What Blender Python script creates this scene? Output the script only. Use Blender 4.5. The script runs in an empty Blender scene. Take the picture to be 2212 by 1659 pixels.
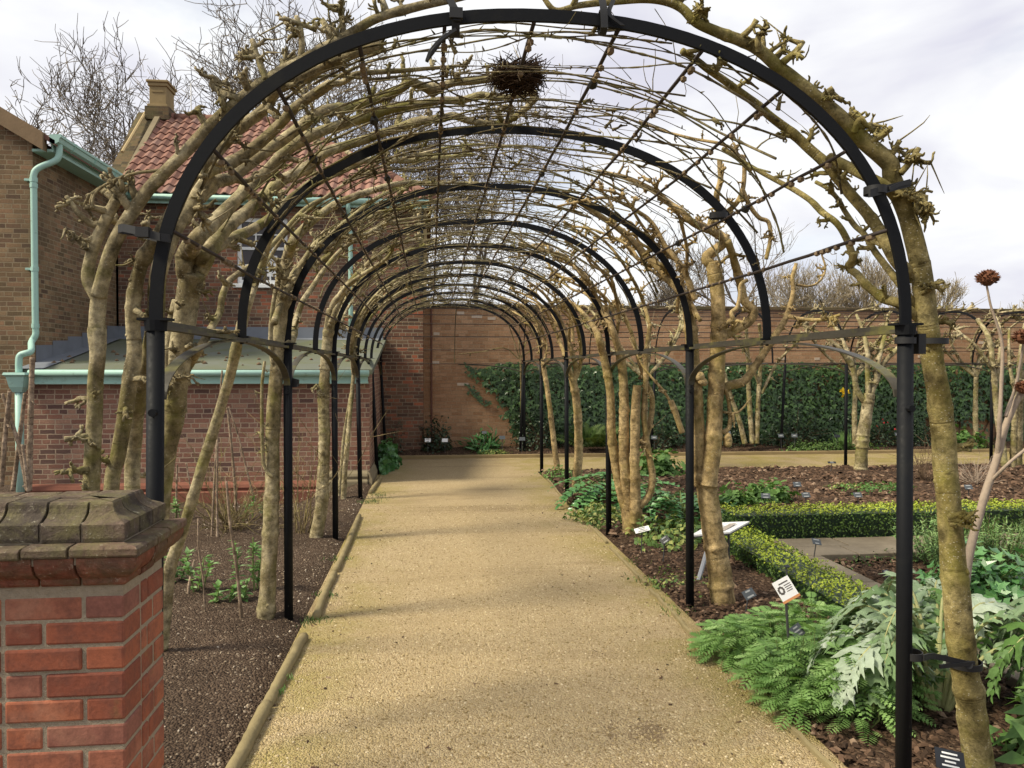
import bpy, math, random
import numpy as np
from mathutils import Vector, Quaternion
random.seed(7); RN = np.random.RandomState(7)
SC = bpy.context.scene; COL = SC.collection
def rad(a): return a*math.pi/180
def cross(a, b):
    if getattr(a, 'ndim', 1) == 1:
        a0, a1, a2 = a; b0, b1, b2 = b
        return np.array([a1*b2-a2*b1, a2*b0-a0*b2, a0*b1-a1*b0])
    return np.cross(a, b)
# ------------------------------------------------------------------ camera model (reference grid 2212 x 1659)
TH = rad(6.06); PH = rad(1.087); FP = 1661.0; EYE = np.array([0, 0, 1.6])
FV = np.array([math.sin(TH)*math.cos(PH), math.cos(TH)*math.cos(PH), -math.sin(PH)])
RV = np.array([math.cos(TH), -math.sin(TH), 0.0]); UV_ = cross(RV, FV)
def ray(x, y):
    d = FV+(x-1106)/FP*RV-(y-829.5)/FP*UV_
    return d/d[1]
def P(x, y, Y): return EYE+ray(x, y)*Y
def G(x, y, z=0.0):
    d = ray(x, y); return EYE+d*((z-1.6)/d[2])
# tunnel profile
TC, TA, TB, TZ, TN = 0.41, 1.30, 1.02, 1.755, 2.2
def outside(x, z, off):
    u = abs(x-TC)/(TA+off)
    if z < TZ: return u > 1
    return u**TN+((z-TZ)/(TB+off))**TN > 1
def S(x, y, off=0.05, ymin=2.68):
    d = ray(x, y); Ys = np.arange(.4, 14.3, .01); X = EYE[0]+d[0]*Ys; Z = EYE[2]+d[2]*Ys
    u = np.abs(X-TC)/(TA+off); v = np.maximum(0, Z-TZ)/(TB+off); o = np.nonzero(u**TN+v**TN > 1)[0]
    return EYE+d*max(Ys[o[0]] if len(o) else 14.3, ymin)
def T(ang, Y, off=0.0, z=None):
    if z is not None and z < TZ:
        return np.array([TC+(TA+off)*(1 if ang < 90 else -1), Y, z])
    c, s = math.cos(rad(ang)), math.sin(rad(ang))
    return np.array([TC+(TA+off)*math.copysign(abs(c)**(2/TN), c), Y, TZ+(TB+off)*abs(s)**(2/TN)])
# angle (from centre) -> parametric angle
def A(deg):
    t = math.tan(rad(deg))*TA/TB if abs(deg-90) > .5 else None
    if t is None: return 90
    # solve for parameter whose point has that polar angle
    best, bd = 90, 9e9
    for k in range(0, 1801):
        a = k/10; p = T(a, 0); q = math.degrees(math.atan2(p[2]-TZ, p[0]-TC))
        if abs(q-deg) < bd: best, bd = a, abs(q-deg)
    return best
# ------------------------------------------------------------------ objects
WL = {}
def setp(o, label=None, cat=None, group=None, kind=None):
    if label: o['label'] = label
    if cat: o['category'] = cat
    if group: o['group'] = group
    if kind: o['kind'] = kind
    return o
def thing(name, label, cat, loc=(0, 0, 0), group=None):
    o = bpy.data.objects.new(name, None); COL.objects.link(o)
    o.location = tuple(float(c) for c in loc); o.empty_display_size = .1
    WL[o.name] = np.array(loc, float)
    return setp(o, label, cat, group)
class MB:
    def __init__(s): s.v = []; s.f = []; s.t = []; s.n = 0
    def add(s, verts, faces, t=0.0):
        verts = np.asarray(verts, float).reshape(-1, 3); b = s.n
        s.v.append(verts); s.n += len(verts)
        s.t.append(np.full(len(verts), t) if np.isscalar(t) else np.asarray(t, float))
        s.f.extend([tuple(i+b for i in f) for f in faces])
    def box(s, x0, x1, y0, y1, z0, z1, t=0.0):
        s.add([(x0, y0, z0), (x1, y0, z0), (x1, y1, z0), (x0, y1, z0), (x0, y0, z1), (x1, y0, z1), (x1, y1, z1), (x0, y1, z1)],
              [(0, 3, 2, 1), (4, 5, 6, 7), (0, 1, 5, 4), (1, 2, 6, 5), (2, 3, 7, 6), (3, 0, 4, 7)], t)
    def quad(s, a, b, c, d, t=0.0): s.add([a, b, c, d], [(0, 1, 2, 3)], t)
    def prism(s, poly, d, t=0.0):   # closed polygon extruded by vector d
        n = len(poly); d = np.array(d, float); p = np.array(poly, float)
        s.add(np.vstack([p, p+d]), [tuple(range(n))[::-1], tuple(range(n, 2*n))]+[(i, (i+1) % n, n+(i+1) % n, n+i) for i in range(n)], t)
    def tube(s, pts, r, n=8, cap=True, t0=0.0, wob=0.0, flat=None):
        p = np.asarray(pts, float); m = len(p); r = np.broadcast_to(np.asarray(r, float), (m,))
        d = np.empty_like(p); d[1:-1] = p[2:]-p[:-2]; d[0] = p[1]-p[0]; d[-1] = p[-1]-p[-2]; d /= np.sqrt((d*d).sum(1))[:, None]+1e-12
        up = np.array([0, 0, 1.]) if abs(d[0][2]) < .9 else np.array([1., 0, 0])
        u = np.zeros((m, 3)); a = up-d[0]*np.dot(up, d[0]); u[0] = a/np.linalg.norm(a)
        for i in range(1, m):
            u[i] = unit(u[i-1]-d[i]*np.dot(u[i-1], d[i]))
        w = np.stack([d[:, 1]*u[:, 2]-d[:, 2]*u[:, 1], d[:, 2]*u[:, 0]-d[:, 0]*u[:, 2], d[:, 0]*u[:, 1]-d[:, 1]*u[:, 0]], 1)
        th = np.linspace(0, 2*np.pi, n, endpoint=False)
        ring = u[:, None, :]*np.cos(th)[None, :, None]+w[:, None, :]*np.sin(th)[None, :, None]
        rr = r[:, None]*np.ones(n)[None]
        L = np.concatenate([[0], np.cumsum(np.linalg.norm(np.diff(p, axis=0), axis=1))])
        if wob:
            ph = RN.rand(4)*6.3
            rr = rr*(1+wob*(np.sin(2*th[None]+L[:, None]*9+ph[0])*.5+np.sin(3*th[None]-L[:, None]*17+ph[1])*.4+np.sin(th[None]+L[:, None]*31+ph[2])*.35))
        v = (p[:, None, :]+ring*rr[:, :, None]).reshape(-1, 3)
        f = [(i*n+j, i*n+(j+1) % n, (i+1)*n+(j+1) % n, (i+1)*n+j) for i in range(m-1) for j in range(n)]
        t = np.repeat(L+t0, n)
        if cap: f += [tuple(range(n))[::-1], tuple((m-1)*n+j for j in range(n))]
        s.add(v, f, t)
    def build(s, name, mat, parent=None, smooth=False, uv=False, bevel=0):
        v = np.vstack(s.v) if s.v else np.zeros((0, 3)); off = np.zeros(3)
        if parent is not None: off = WL[parent.name]
        me = bpy.data.meshes.new(name); me.from_pydata((v-off).tolist(), [], s.f); me.update()
        at = me.attributes.new('t', 'FLOAT', 'POINT'); at.data.foreach_set('value', np.concatenate(s.t).astype(np.float32))
        if uv:
            nl = len(me.loops); vi = np.zeros(nl, np.int32); me.loops.foreach_get('vertex_index', vi)
            npoly = len(me.polygons); nor = np.zeros(npoly*3); me.polygons.foreach_get('normal', nor); nor = np.abs(nor.reshape(-1, 3))
            tot = np.zeros(npoly, np.int32); me.polygons.foreach_get('loop_total', tot)
            ax = np.repeat(np.argmax(nor*[1, 1, .999], axis=1), tot); c = v[vi]
            uu = np.where(ax == 0, c[:, 1], c[:, 0]); vv = np.where(ax == 2, c[:, 1], c[:, 2])
            l = me.uv_layers.new(name='UVMap'); l.data.foreach_set('uv', np.stack([uu, vv], 1).astype(np.float32).ravel())
        if smooth: me.polygons.foreach_set('use_smooth', np.ones(len(me.polygons), bool))
        me.materials.append(mat)
        o = bpy.data.objects.new(name, me); COL.objects.link(o)
        if parent is not None: o.parent = parent
        WL[o.name] = off
        if bevel:
            b = o.modifiers.new('bevel', 'BEVEL'); b.width = bevel; b.segments = 2; b.limit_method = 'ANGLE'; b.angle_limit = rad(40)
        return o
def crv(pts, k=6):
    p = [np.asarray(q, float) for q in pts]
    if len(p) == 2: return np.array([p[0]+(p[1]-p[0])*i/k for i in range(k+1)])
    p = [2*p[0]-p[1]]+p+[2*p[-1]-p[-2]]; out = []
    for i in range(1, len(p)-2):
        for j in range(k):
            t = j/k
            out.append(.5*((2*p[i])+(-p[i-1]+p[i+1])*t+(2*p[i-1]-5*p[i]+4*p[i+1]-p[i+2])*t*t+(-p[i-1]+3*p[i]-3*p[i+1]+p[i+2])*t**3))
    out.append(p[-2]); return np.array(out)
def lerp(a, b, t): return a+(b-a)*t
def rv(): 
    return unit(RN.normal(size=3))
def unit(v):
    v = np.asarray(v, float); a, b, c = v; return v/(math.sqrt(a*a+b*b+c*c)+1e-12)
# ------------------------------------------------------------------ materials
class N:
    def __init__(s, name):
        s.m = bpy.data.materials.new(name); s.m.use_nodes = True; s.t = s.m.node_tree
        s.b = s.t.nodes['Principled BSDF']; s.out = s.t.nodes['Material Output']
    def nd(s, ty, **k):
        n = s.t.nodes.new(ty)
        for a, b in k.items(): setattr(n, a, b)
        return n
    def link(s, a, b): s.t.links.new(a, b)
    def inp(s, sock, v):
        if hasattr(v, 'links') or isinstance(v, bpy.types.NodeSocket): s.link(v, sock)
        elif isinstance(v, (tuple, list)) and len(v) == 3 and sock.type == 'RGBA': sock.default_value = (*v, 1)
        else: sock.default_value = v
    def obj(s): return s.nd('ShaderNodeTexCoord').outputs['Object']
    def uv(s): return s.nd('ShaderNodeTexCoord').outputs['UV']
    def attr(s): return s.nd('ShaderNodeAttribute', attribute_name='t').outputs['Fac']
    def mapping(s, v, sc=(1, 1, 1), loc=(0, 0, 0)):
        n = s.nd('ShaderNodeMapping'); s.link(v, n.inputs['Vector']); n.inputs['Scale'].default_value = sc; n.inputs['Location'].default_value = loc; return n.outputs[0]
    def noise(s, v, sc, det=4, ro=.55, dist=0):
        n = s.nd('ShaderNodeTexNoise'); 
        if v is not None: s.link(v, n.inputs['Vector'])
        n.inputs['Scale'].default_value = sc; n.inputs['Detail'].default_value = det; n.inputs['Roughness'].default_value = ro; n.inputs['Distortion'].default_value = dist
        return n.outputs['Fac']
    def vor(s, v, sc, feat='F1', out='Distance', rnd=1):
        n = s.nd('ShaderNodeTexVoronoi', feature=feat); s.link(v, n.inputs['Vector']); n.inputs['Scale'].default_value = sc; n.inputs['Randomness'].default_value = rnd
        return n.outputs[out]
    def ramp(s, fac, stops, interp='LINEAR'):
        n = s.nd('ShaderNodeValToRGB'); s.link(fac, n.inputs['Fac']); e = n.color_ramp.elements; n.color_ramp.interpolation = interp
        while len(e) < len(stops): e.new(.5)
        for i, (p, c) in enumerate(stops):
            e[i].position = p; e[i].color = (c, c, c, 1) if np.isscalar(c) else (*c, 1)
        return n.outputs['Color']
    def mix(s, f, a, b, mode='MIX'):
        n = s.nd('ShaderNodeMix', data_type='RGBA', blend_type=mode)
        s.inp(n.inputs[0], f); s.inp(n.inputs[6], a); s.inp(n.inputs[7], b); return n.outputs[2]
    def math(s, op, a, b=0.0):
        n = s.nd('ShaderNodeMath', operation=op); s.inp(n.inputs[0], a); s.inp(n.inputs[1], b); return n.outputs[0]
    def bump(s, h, st=.5, d=.01, nrm=None):
        n = s.nd('ShaderNodeBump'); s.link(h, n.inputs['Height']); n.inputs['Strength'].default_value = st; n.inputs['Distance'].default_value = d
        if nrm is not None: s.link(nrm, n.inputs['Normal'])
        return n.outputs[0]
    def done(s, col, rough=.8, nrm=None, spec=.3, metal=0):
        s.inp(s.b.inputs['Base Color'], col); s.inp(s.b.inputs['Roughness'], rough)
        s.b.inputs['Specular IOR Level'].default_value = spec; s.b.inputs['Metallic'].default_value = metal
        if nrm is not None: s.link(nrm, s.b.inputs['Normal'])
        return s.m
def plain(name, c, rough=.6, spec=.3, var=.25, sc=8, metal=0, bump=0):
    n = N(name); o = n.obj(); f = n.noise(o, sc, 5, .6)
    col = n.mix(f, tuple(x*(1-var) for x in c), tuple(min(1, x*(1+var)) for x in c))
    return n.done(col, rough, n.bump(n.noise(o, sc*6, 3), bump, .004) if bump else None, spec, metal)
def brick_mat(name, cols, mortar, bw=.20, rh=.067, mort=.009, grime=(.05, .045, .03), gs=.5, gamt=.5, soft=0, light=(.5, .45, .38)):
    n = N(name); uv = n.uv(); o = n.obj()
    jit = n.nd('ShaderNodeTexNoise'); n.link(uv, jit.inputs['Vector']); jit.inputs['Scale'].default_value = 14; jit.inputs['Detail'].default_value = 3
    va = n.nd('ShaderNodeVectorMath', operation='MULTIPLY_ADD'); n.link(jit.outputs['Color'], va.inputs[0]); va.inputs[1].default_value = (.018, .014, 0); n.link(uv, va.inputs[2])
    b = n.nd('ShaderNodeTexBrick', offset=.5, offset_frequency=2, squash=.55, squash_frequency=3); n.link(va.outputs[0], b.inputs['Vector'])
    b.inputs['Color1'].default_value = (0, 0, 0, 1); b.inputs['Color2'].default_value = (1, 1, 1, 1); b.inputs['Mortar'].default_value = (.5, .5, .5, 1)
    b.inputs['Scale'].default_value = 1; b.inputs['Mortar Size'].default_value = mort*.5; b.inputs['Mortar Smooth'].default_value = .25; b.inputs['Brick Width'].default_value = bw; b.inputs['Row Height'].default_value = rh
    k = len(cols); base = n.ramp(b.outputs['Color'], [((i+.5)/k, c) for i, c in enumerate(cols)])
    fine = n.noise(o, 45, 5, .7); base = n.mix(.5, base, n.ramp(fine, [(.3, .25), (.7, .75)]), 'OVERLAY')
    mo = n.mix(n.noise(o, 9, 4), tuple(c*.7 for c in mortar), mortar)
    col = n.mix(b.outputs['Fac'], base, mo)
    big = n.noise(o, gs, 6, .65, .4)
    col = n.mix(n.ramp(big, [(.45, 0.0), (.68, gamt)]), col, grime)
    wh = n.noise(o, 1.7, 5, .7, .5); col = n.mix(n.ramp(wh, [(.66, 0.0), (.78, .35)]), col, light)
    h = n.math('ADD', n.math('MULTIPLY', b.outputs['Fac'], -1.0), n.math('MULTIPLY', fine, .5))
    return n.done(col, .9, n.bump(h, .9, .008), .15)
BR_LOW = brick_mat('brick_low_wall', [(.12, .07, .058), (.24, .115, .08), (.17, .09, .07), (.29, .14, .095), (.21, .115, .088), (.33, .19, .13)], (.44, .33, .235), mort=.016, grime=(.17, .115, .085), gamt=.3)
BR_HOUSE = brick_mat('brick_house_wall', [(.09, .055, .042), (.19, .10, .066), (.13, .075, .055), (.25, .12, .075), (.17, .115, .075), (.36, .125, .07)], (.36, .285, .20), mort=.015, gs=.8, grime=(.085, .06, .045), gamt=.5)
BR_WING = brick_mat('brick_wing_wall', [(.13, .09, .052), (.23, .145, .082), (.16, .105, .06), (.28, .165, .095), (.10, .065, .045), (.26, .175, .10)], (.33, .26, .165), mort=.015, gs=.7, grime=(.095, .065, .04), gamt=.55)
BR_BACK = brick_mat('brick_garden_wall', [(.34, .20, .112), (.43, .26, .15), (.31, .175, .095), (.46, .285, .17), (.37, .225, .128)], (.50, .37, .24), mort=.009, gs=.45, grime=(.21, .10, .052), gamt=.5, light=(.40, .24, .14))
BR_DARK = brick_mat('brick_dark_coping', [(.06, .045, .03), (.10, .07, .045), (.13, .09, .05)], (.14, .12, .07), gs=1.5, grime=(.13, .12, .05), gamt=.6)
def bark(name, a, b, moss, mossamt=.35, seed=0, flecks=.7):
    n = N(name); o = n.mapping(n.obj(), loc=(seed, seed*2.3, 0)); t = n.attr()
    f = n.noise(o, 5, 6, .65); col = n.mix(n.ramp(f, [(.41, 0), (.59, 1)]), a, b)
    f2 = n.noise(o, 22, 7, .8); col = n.mix(.95, col, n.ramp(f2, [(.32, .1), (.68, .9)]), 'OVERLAY')
    mo = n.noise(o, 3.1, 5, .7, .3); col = n.mix(n.ramp(mo, [(.48, 0.0), (.66, mossamt)]), col, moss)
    cb = n.nd('ShaderNodeCombineXYZ'); n.link(t, cb.inputs[0])
    rg = n.noise(cb.outputs[0], 26, 2, .5); ring = n.ramp(rg, [(.60, 0), (.70, 1)])
    col = n.mix(n.math('MULTIPLY', ring, .28), col, tuple(x*.4 for x in a))
    kn = n.vor(n.mapping(o, (1, 1, .75)), 6.5); col = n.mix(n.ramp(kn, [(.09, .8), (.19, 0)]), col, tuple(x*.32 for x in a))
    dk = n.noise(o, 1.9, 6, .75, .6); col = n.mix(n.ramp(dk, [(.52, 0), (.66, .55)]), col, tuple(x*.5 for x in a))
    fl = n.vor(n.mapping(o, (1, 1, 1.9)), 62); fl = n.ramp(fl, [(.10, 1), (.22, 0)])
    pick = n.ramp(n.noise(o, 11, 2), [(.47, 0), (.55, 1)])
    col = n.mix(n.math('MULTIPLY', n.math('MULTIPLY', fl, pick), flecks), col, (.52, .48, .37))
    h = n.math('ADD', n.math('MULTIPLY', f2, 1.2), n.math('MULTIPLY', ring, -.5))
    return n.done(col, .85, n.bump(h, .9, .012), .18)
BK_L = bark('bark_grey_olive', (.17, .135, .070), (.385, .325, .20), (.175, .165, .03), .7, 0, .7)
BK_R = bark('bark_tan', (.235, .165, .075), (.41, .30, .15), (.26, .205, .045), .5, 4, .8)
BK_N = bark('bark_olive_near', (.165, .13, .045), (.30, .245, .11), (.185, .17, .025), .65, 8, 1.0)
BK_T = bark('bark_twigs', (.13, .095, .048), (.27, .21, .11), (.22, .20, .045), .6, 2, .2)
BK_S = bark('bark_shoots', (.10, .078, .046), (.235, .195, .11), (.19, .185, .05), .5, 3, .1)
BK_FAR = plain('bark_far', (.15, .125, .095), .9, .1, .4, .6)
BK_FARL = plain('bark_far_light', (.27, .225, .15), .9, .1, .3, .6)
DRY = plain('dry_stem', (.33, .26, .20), .85, .1, .35, 40, bump=.5)
HAZEL = bark('hazel_rod', (.21, .15, .10), (.33, .25, .18), (.2, .15, .1), .2, 5, .3)
IRON = None
n = N('black_iron'); o = n.obj(); f = n.noise(o, 60, 5, .7); g = n.noise(o, 4, 5, .7)
IRON = n.done(n.mix(n.ramp(g, [(.55, 0), (.72, .5)]), n.mix(f, (.004, .0045, .006), (.010, .011, .013)), (.022, .021, .017)), n.ramp(f, [(.3, .5), (.7, .75)]), n.bump(f, .25, .002), .14)
n = N('weathered_iron'); o = n.obj(); f = n.noise(o, 50, 5, .7); g = n.noise(o, 3, 5, .7)
IRONW = n.done(n.mix(n.ramp(g, [(.5, 0), (.66, 1)]), n.mix(f, (.035, .032, .026), (.08, .072, .055)), (.15, .14, .04)), .5, n.bump(f, .3, .002), .4)
RODM = plain('rod_iron', (.035, .026, .024), .7, .3, .5, 60)
RUBBER = plain('black_rubber', (.012, .012, .013), .6, .4, .3, 30)
TWINE = plain('twine', (.42, .34, .22), .95, .1, .3, 30)
n = N('mint_paint'); o = n.obj(); f = n.noise(o, 2.2, 6, .75); g = n.noise(o, 14, 5, .8)
MINT = n.done(n.mix(n.ramp(g, [(.56, 0), (.70, .5)]), n.mix(f, (.27, .44, .38), (.37, .56, .49)), (.17, .22, .17)), .5, n.bump(g, .15, .003), .3)
WHITE = plain('white_paint', (.72, .73, .72), .5, .35, .06, 5)
LEAD = plain('lead_sheet', (.16, .175, .20), .6, .4, .3, 3)
n = N('mossy_felt'); o = n.obj(); f = n.noise(o, 1.1, 6, .7, .5)
FELT = n.done(n.mix(n.ramp(f, [(.35, 0), (.65, 1)]), (.135, .145, .125), (.115, .125, .065)), .85, n.bump(n.noise(o, 30, 4), .3, .01), .15)
n = N('clay_pantile'); o = n.obj(); t = n.attr(); f = n.noise(o, 3, 5, .7); g = n.noise(o, 24, 5, .7)
col = n.ramp(t, [(0, (.16, .085, .064)), (.35, (.225, .115, .086)), (.7, (.28, .155, .118)), (1, (.20, .125, .105))])
col = n.mix(n.ramp(f, [(.5, 0.0), (.7, .6)]), col, (.17, .115, .09)); col = n.mix(.6, col, n.ramp(g, [(.3, .3), (.7, .7)]), 'OVERLAY')
TILE = n.done(col, .85, n.bump(g, .3, .004), .15)
STONE = plain('sandstone', (.26, .195, .10), .9, .15, .4, 3, bump=.6)
VERGE = plain('brown_verge', (.20, .14, .085), .9, .1, .35, 4, bump=.6)
LIME = plain('limestone_block', (.20, .165, .105), .9, .15, .4, 5, bump=.8)
n = N('dark_glass'); o = n.obj()
GLASS = n.done(n.mix(n.noise(o, 1.5, 2), (.012, .008, .008), (.035, .022, .020)), .12, None, .5)
PAPER = plain('white_paper', (.75, .75, .75), .7, .2, .05)
# gravel
n = N('fine_gravel'); o = n.obj()
v1 = n.vor(o, 120, out='Color'); vd = n.vor(o, 120); d2 = n.vor(o, 55)
sep = n.nd('ShaderNodeSeparateColor'); n.link(v1, sep.inputs[0])
col = n.ramp(sep.outputs[0], [(0, (.29, .212, .115)), (.3, (.37, .280, .158)), (.7, (.425, .328, .19)), (1, (.52, .42, .26))])
big = n.noise(o, .8, 6, .7, .3); col = n.mix(n.ramp(big, [(.38, 0.0), (.66, .45)]), col, (.36, .27, .145))
st = n.noise(n.mapping(o, (.22, 1.0, 1), (3, 1, 0)), 1.5, 5, .65, .4); col = n.mix(n.ramp(st, [(.52, 0.0), (.70, .62)]), col, (.19, .135, .075))
sx = n.nd('ShaderNodeSeparateXYZ'); n.link(o, sx.inputs[0])
edge = n.math('ABSOLUTE', n.math('SUBTRACT', sx.outputs[0], .42)); em = n.ramp(n.math('DIVIDE', edge, 1.2), [(.45, 0), (.95, 1)])
ms = n.noise(o, 1.3, 6, .75, .5); msk = n.math('MULTIPLY', n.ramp(ms, [(.42, 0), (.58, 1)]), em)
col = n.mix(n.math('MULTIPLY', msk, .6), col, (.26, .22, .05))
# damp worn patch close to the gate
wp = n.nd('ShaderNodeVectorMath', operation='DISTANCE'); n.link(n.mapping(o, (1, 1.35, 1)), wp.inputs[0]); wp.inputs[1].default_value = (1.02, 4.42, 0)
wpm = n.math('ADD', wp.outputs['Value'], n.math('MULTIPLY', n.noise(o, 2.2, 6, .7), 1.1))
wpm = n.math('ADD', wpm, n.math('MULTIPLY', n.noise(o, 9, 5, .75), .7)); col = n.mix(n.ramp(wpm, [(.98, .62), (1.5, 0)]), col, (.14, .092, .055))
hh = n.math('ADD', n.math('MULTIPLY', vd, -1.0), n.math('MULTIPLY', d2, -.5))
GRAVEL = n.done(col, .95, n.bump(hh, .9, .010), .12)
n = N('soil_mulch'); o = n.obj(); v = n.vor(n.mapping(o, (1, 1, 1)), 55, out='Color'); vd = n.vor(o, 55); sep = n.nd('ShaderNodeSeparateColor'); n.link(v, sep.inputs[0])
col = n.ramp(sep.outputs[0], [(0, (.030, .019, .013)), (.5, (.065, .040, .026)), (.85, (.105, .066, .042)), (1, (.18, .125, .085))])
big = n.noise(o, 2, 5, .6); col = n.mix(.6, col, n.ramp(big, [(.3, .3), (.7, .7)]), 'OVERLAY')
MULCH = n.done(col, .95, n.bump(n.math('ADD', n.noise(o, 22, 5, .7), n.math('MULTIPLY', vd, -.6)), 1.0, .03), .1)
n = N('dark_soil'); o = n.obj(); v = n.vor(o, 85, out='Color'); vd = n.vor(o, 85); sep = n.nd('ShaderNodeSeparateColor'); n.link(v, sep.inputs[0])
col = n.ramp(sep.outputs[0], [(0, (.055, .037, .026)), (.55, (.092, .063, .044)), (.93, (.125, .088, .062)), (.975, (.21, .16, .115)), (1, (.32, .26, .20))])
big = n.noise(o, 1.5, 5, .6); col = n.mix(.6, col, n.ramp(big, [(.3, .3), (.7, .7)]), 'OVERLAY')
SOIL = n.done(col, .95, n.bump(n.math('ADD', n.noise(o, 25, 5, .7), n.math('MULTIPLY', vd, -.8)), 1.0, .025), .1)
n = N('bark_chip'); t = n.attr(); CHIP = n.done(n.ramp(t, [(0, (.03, .019, .013)), (.5, (.08, .048, .030)), (.85, (.14, .085, .055)), (1, (.27, .19, .13))]), .9, None, .15)
n = N('pebble'); t = n.attr(); PEB = n.done(n.ramp(t, [(0, (.10, .07, .05)), (.5, (.22, .165, .11)), (.85, (.35, .28, .2)), (1, (.55, .48, .4))]), .85, None, .2)
n = N('gravel_grain'); t = n.attr(); GRAIN = n.done(n.ramp(t, [(0, (.19, .135, .06)), (.5, (.35, .27, .14)), (.85, (.46, .365, .21)), (1, (.62, .52, .35))]), .9, None, .15)
n = N('paving_stone'); o = n.obj(); f = n.noise(o, 2.2, 6, .7)
PAVE = n.done(n.mix(n.ramp(f, [(.3, 0), (.7, 1)]), (.11, .088, .06), (.235, .195, .14)), .8, n.bump(n.noise(o, 20, 5), .4, .01), .25)
EDGE = plain('edging_timber', (.235, .19, .10), .9, .12, .4, 9, bump=.7)
def leafm(name, stops, rough=.45, spec=.4, trans=.12):
    n = N(name); t = n.attr(); o = n.obj(); f = n.noise(o, 30, 3)
    col = n.ramp(t, stops); col = n.mix(.35, col, n.ramp(f, [(.3, .3), (.7, .7)]), 'OVERLAY')
    n.done(col, rough, None, spec)
    if trans:
        tr = n.nd('ShaderNodeBsdfTranslucent'); n.link(n.mix(1.0, col, (1.0, 1.0, .55), 'MULTIPLY'), tr.inputs[0])
        ms = n.nd('ShaderNodeMixShader'); ms.inputs[0].default_value = trans*1.6
        n.link(n.b.outputs[0], ms.inputs[1]); n.link(tr.outputs[0], ms.inputs[2]); n.link(ms.outputs[0], n.out.inputs[0])
    return n.m
LF_IVY = leafm('ivy_leaf', [(0, (.020, .050, .014)), (.6, (.045, .095, .026)), (.9, (.085, .155, .045)), (1, (.16, .23, .07))], .35, .45, .06)
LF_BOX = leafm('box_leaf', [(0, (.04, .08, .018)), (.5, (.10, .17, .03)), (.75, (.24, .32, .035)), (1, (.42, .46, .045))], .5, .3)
LF_DARK = leafm('dark_shrub_leaf', [(0, (.012, .028, .014)), (.7, (.030, .055, .025)), (1, (.075, .11, .05))], .4, .4, .06)
LF_FERN = leafm('feathery_leaf', [(0, (.13, .25, .065)), (.5, (.23, .39, .12)), (1, (.36, .53, .20))], .55, .25, .2)
LF_CARD = leafm('cardoon_leaf', [(0, (.10, .19, .05)), (.4, (.21, .31, .155)), (.75, (.33, .42, .28)), (1, (.50, .57, .46))], .75, .12, .15)
LF_CSTALK = plain('cardoon_stalk', (.34, .34, .15), .6, .3, .35, 12)
LF_ACAN = leafm('acanthus_leaf', [(0, (.035, .11, .035)), (.6, (.09, .23, .07)), (1, (.18, .36, .13))], .3, .5, .1)
LF_GER = leafm('geranium_leaf', [(0, (.07, .15, .035)), (.6, (.14, .26, .07)), (1, (.22, .36, .11))], .55, .3, .2)
LF_VAR = leafm('variegated_leaf', [(0, (.055, .11, .03)), (.45, (.12, .20, .05)), (.7, (.30, .34, .09)), (1, (.5, .48, .2))], .55, .3, .15)
LF_BEAN = leafm('bean_leaf', [(0, (.09, .20, .05)), (.6, (.17, .32, .09)), (1, (.35, .5, .25))], .5, .3, .2)
LF_ROSE = leafm('rosemary_needle', [(0, (.07, .13, .04)), (.6, (.15, .26, .08)), (1, (.25, .37, .14))], .6, .25, .1)
LF_WILD = leafm('fern_frond', [(0, (.03, .06, .015)), (.6, (.07, .12, .03)), (1, (.14, .2, .06))], .55, .25, .15)
STEMG = plain('green_stem', (.14, .18, .06), .7, .2, .3, 20)
STEMB = plain('brown_stem', (.14, .095, .06), .85, .15, .3, 20)
SEED = plain('seed_head', (.13, .055, .03), .85, .15, .5, 60)
FLY = plain('yellow_petal', (.75, .52, .02), .5, .3, .2); FLR = plain('red_petal', (.35, .02, .02), .5, .3, .2)
NEST = plain('nest_twig', (.045, .028, .018), .9, .1, .5, 30)
LBG = plain('label_grey', (.075, .085, .095), .6, .2, .1); LBK = plain('label_black', (.012, .014, .018), .4, .4, .1); LBW = plain('label_white', (.78, .78, .76), .45, .35, .04)
LBT = plain('label_print', (.32, .33, .33), .6, .2, .05); LBD = plain('label_dark_print', (.10, .09, .08), .7, .2, .1); LBO = plain('label_orange_band', (.55, .25, .10), .6, .2, .1)
STAKE = plain('stake_metal', (.05, .05, .052), .5, .5, .3, 20); STEEL = plain('steel_leg', (.32, .33, .35), .4, .5, .1, 5, metal=.6)
TIMB = plain('batten', (.42, .32, .17), .8, .15, .3, 10); MOSS = plain('moss_clump', (.15, .24, .02), .9, .1, .4, 20)
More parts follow.
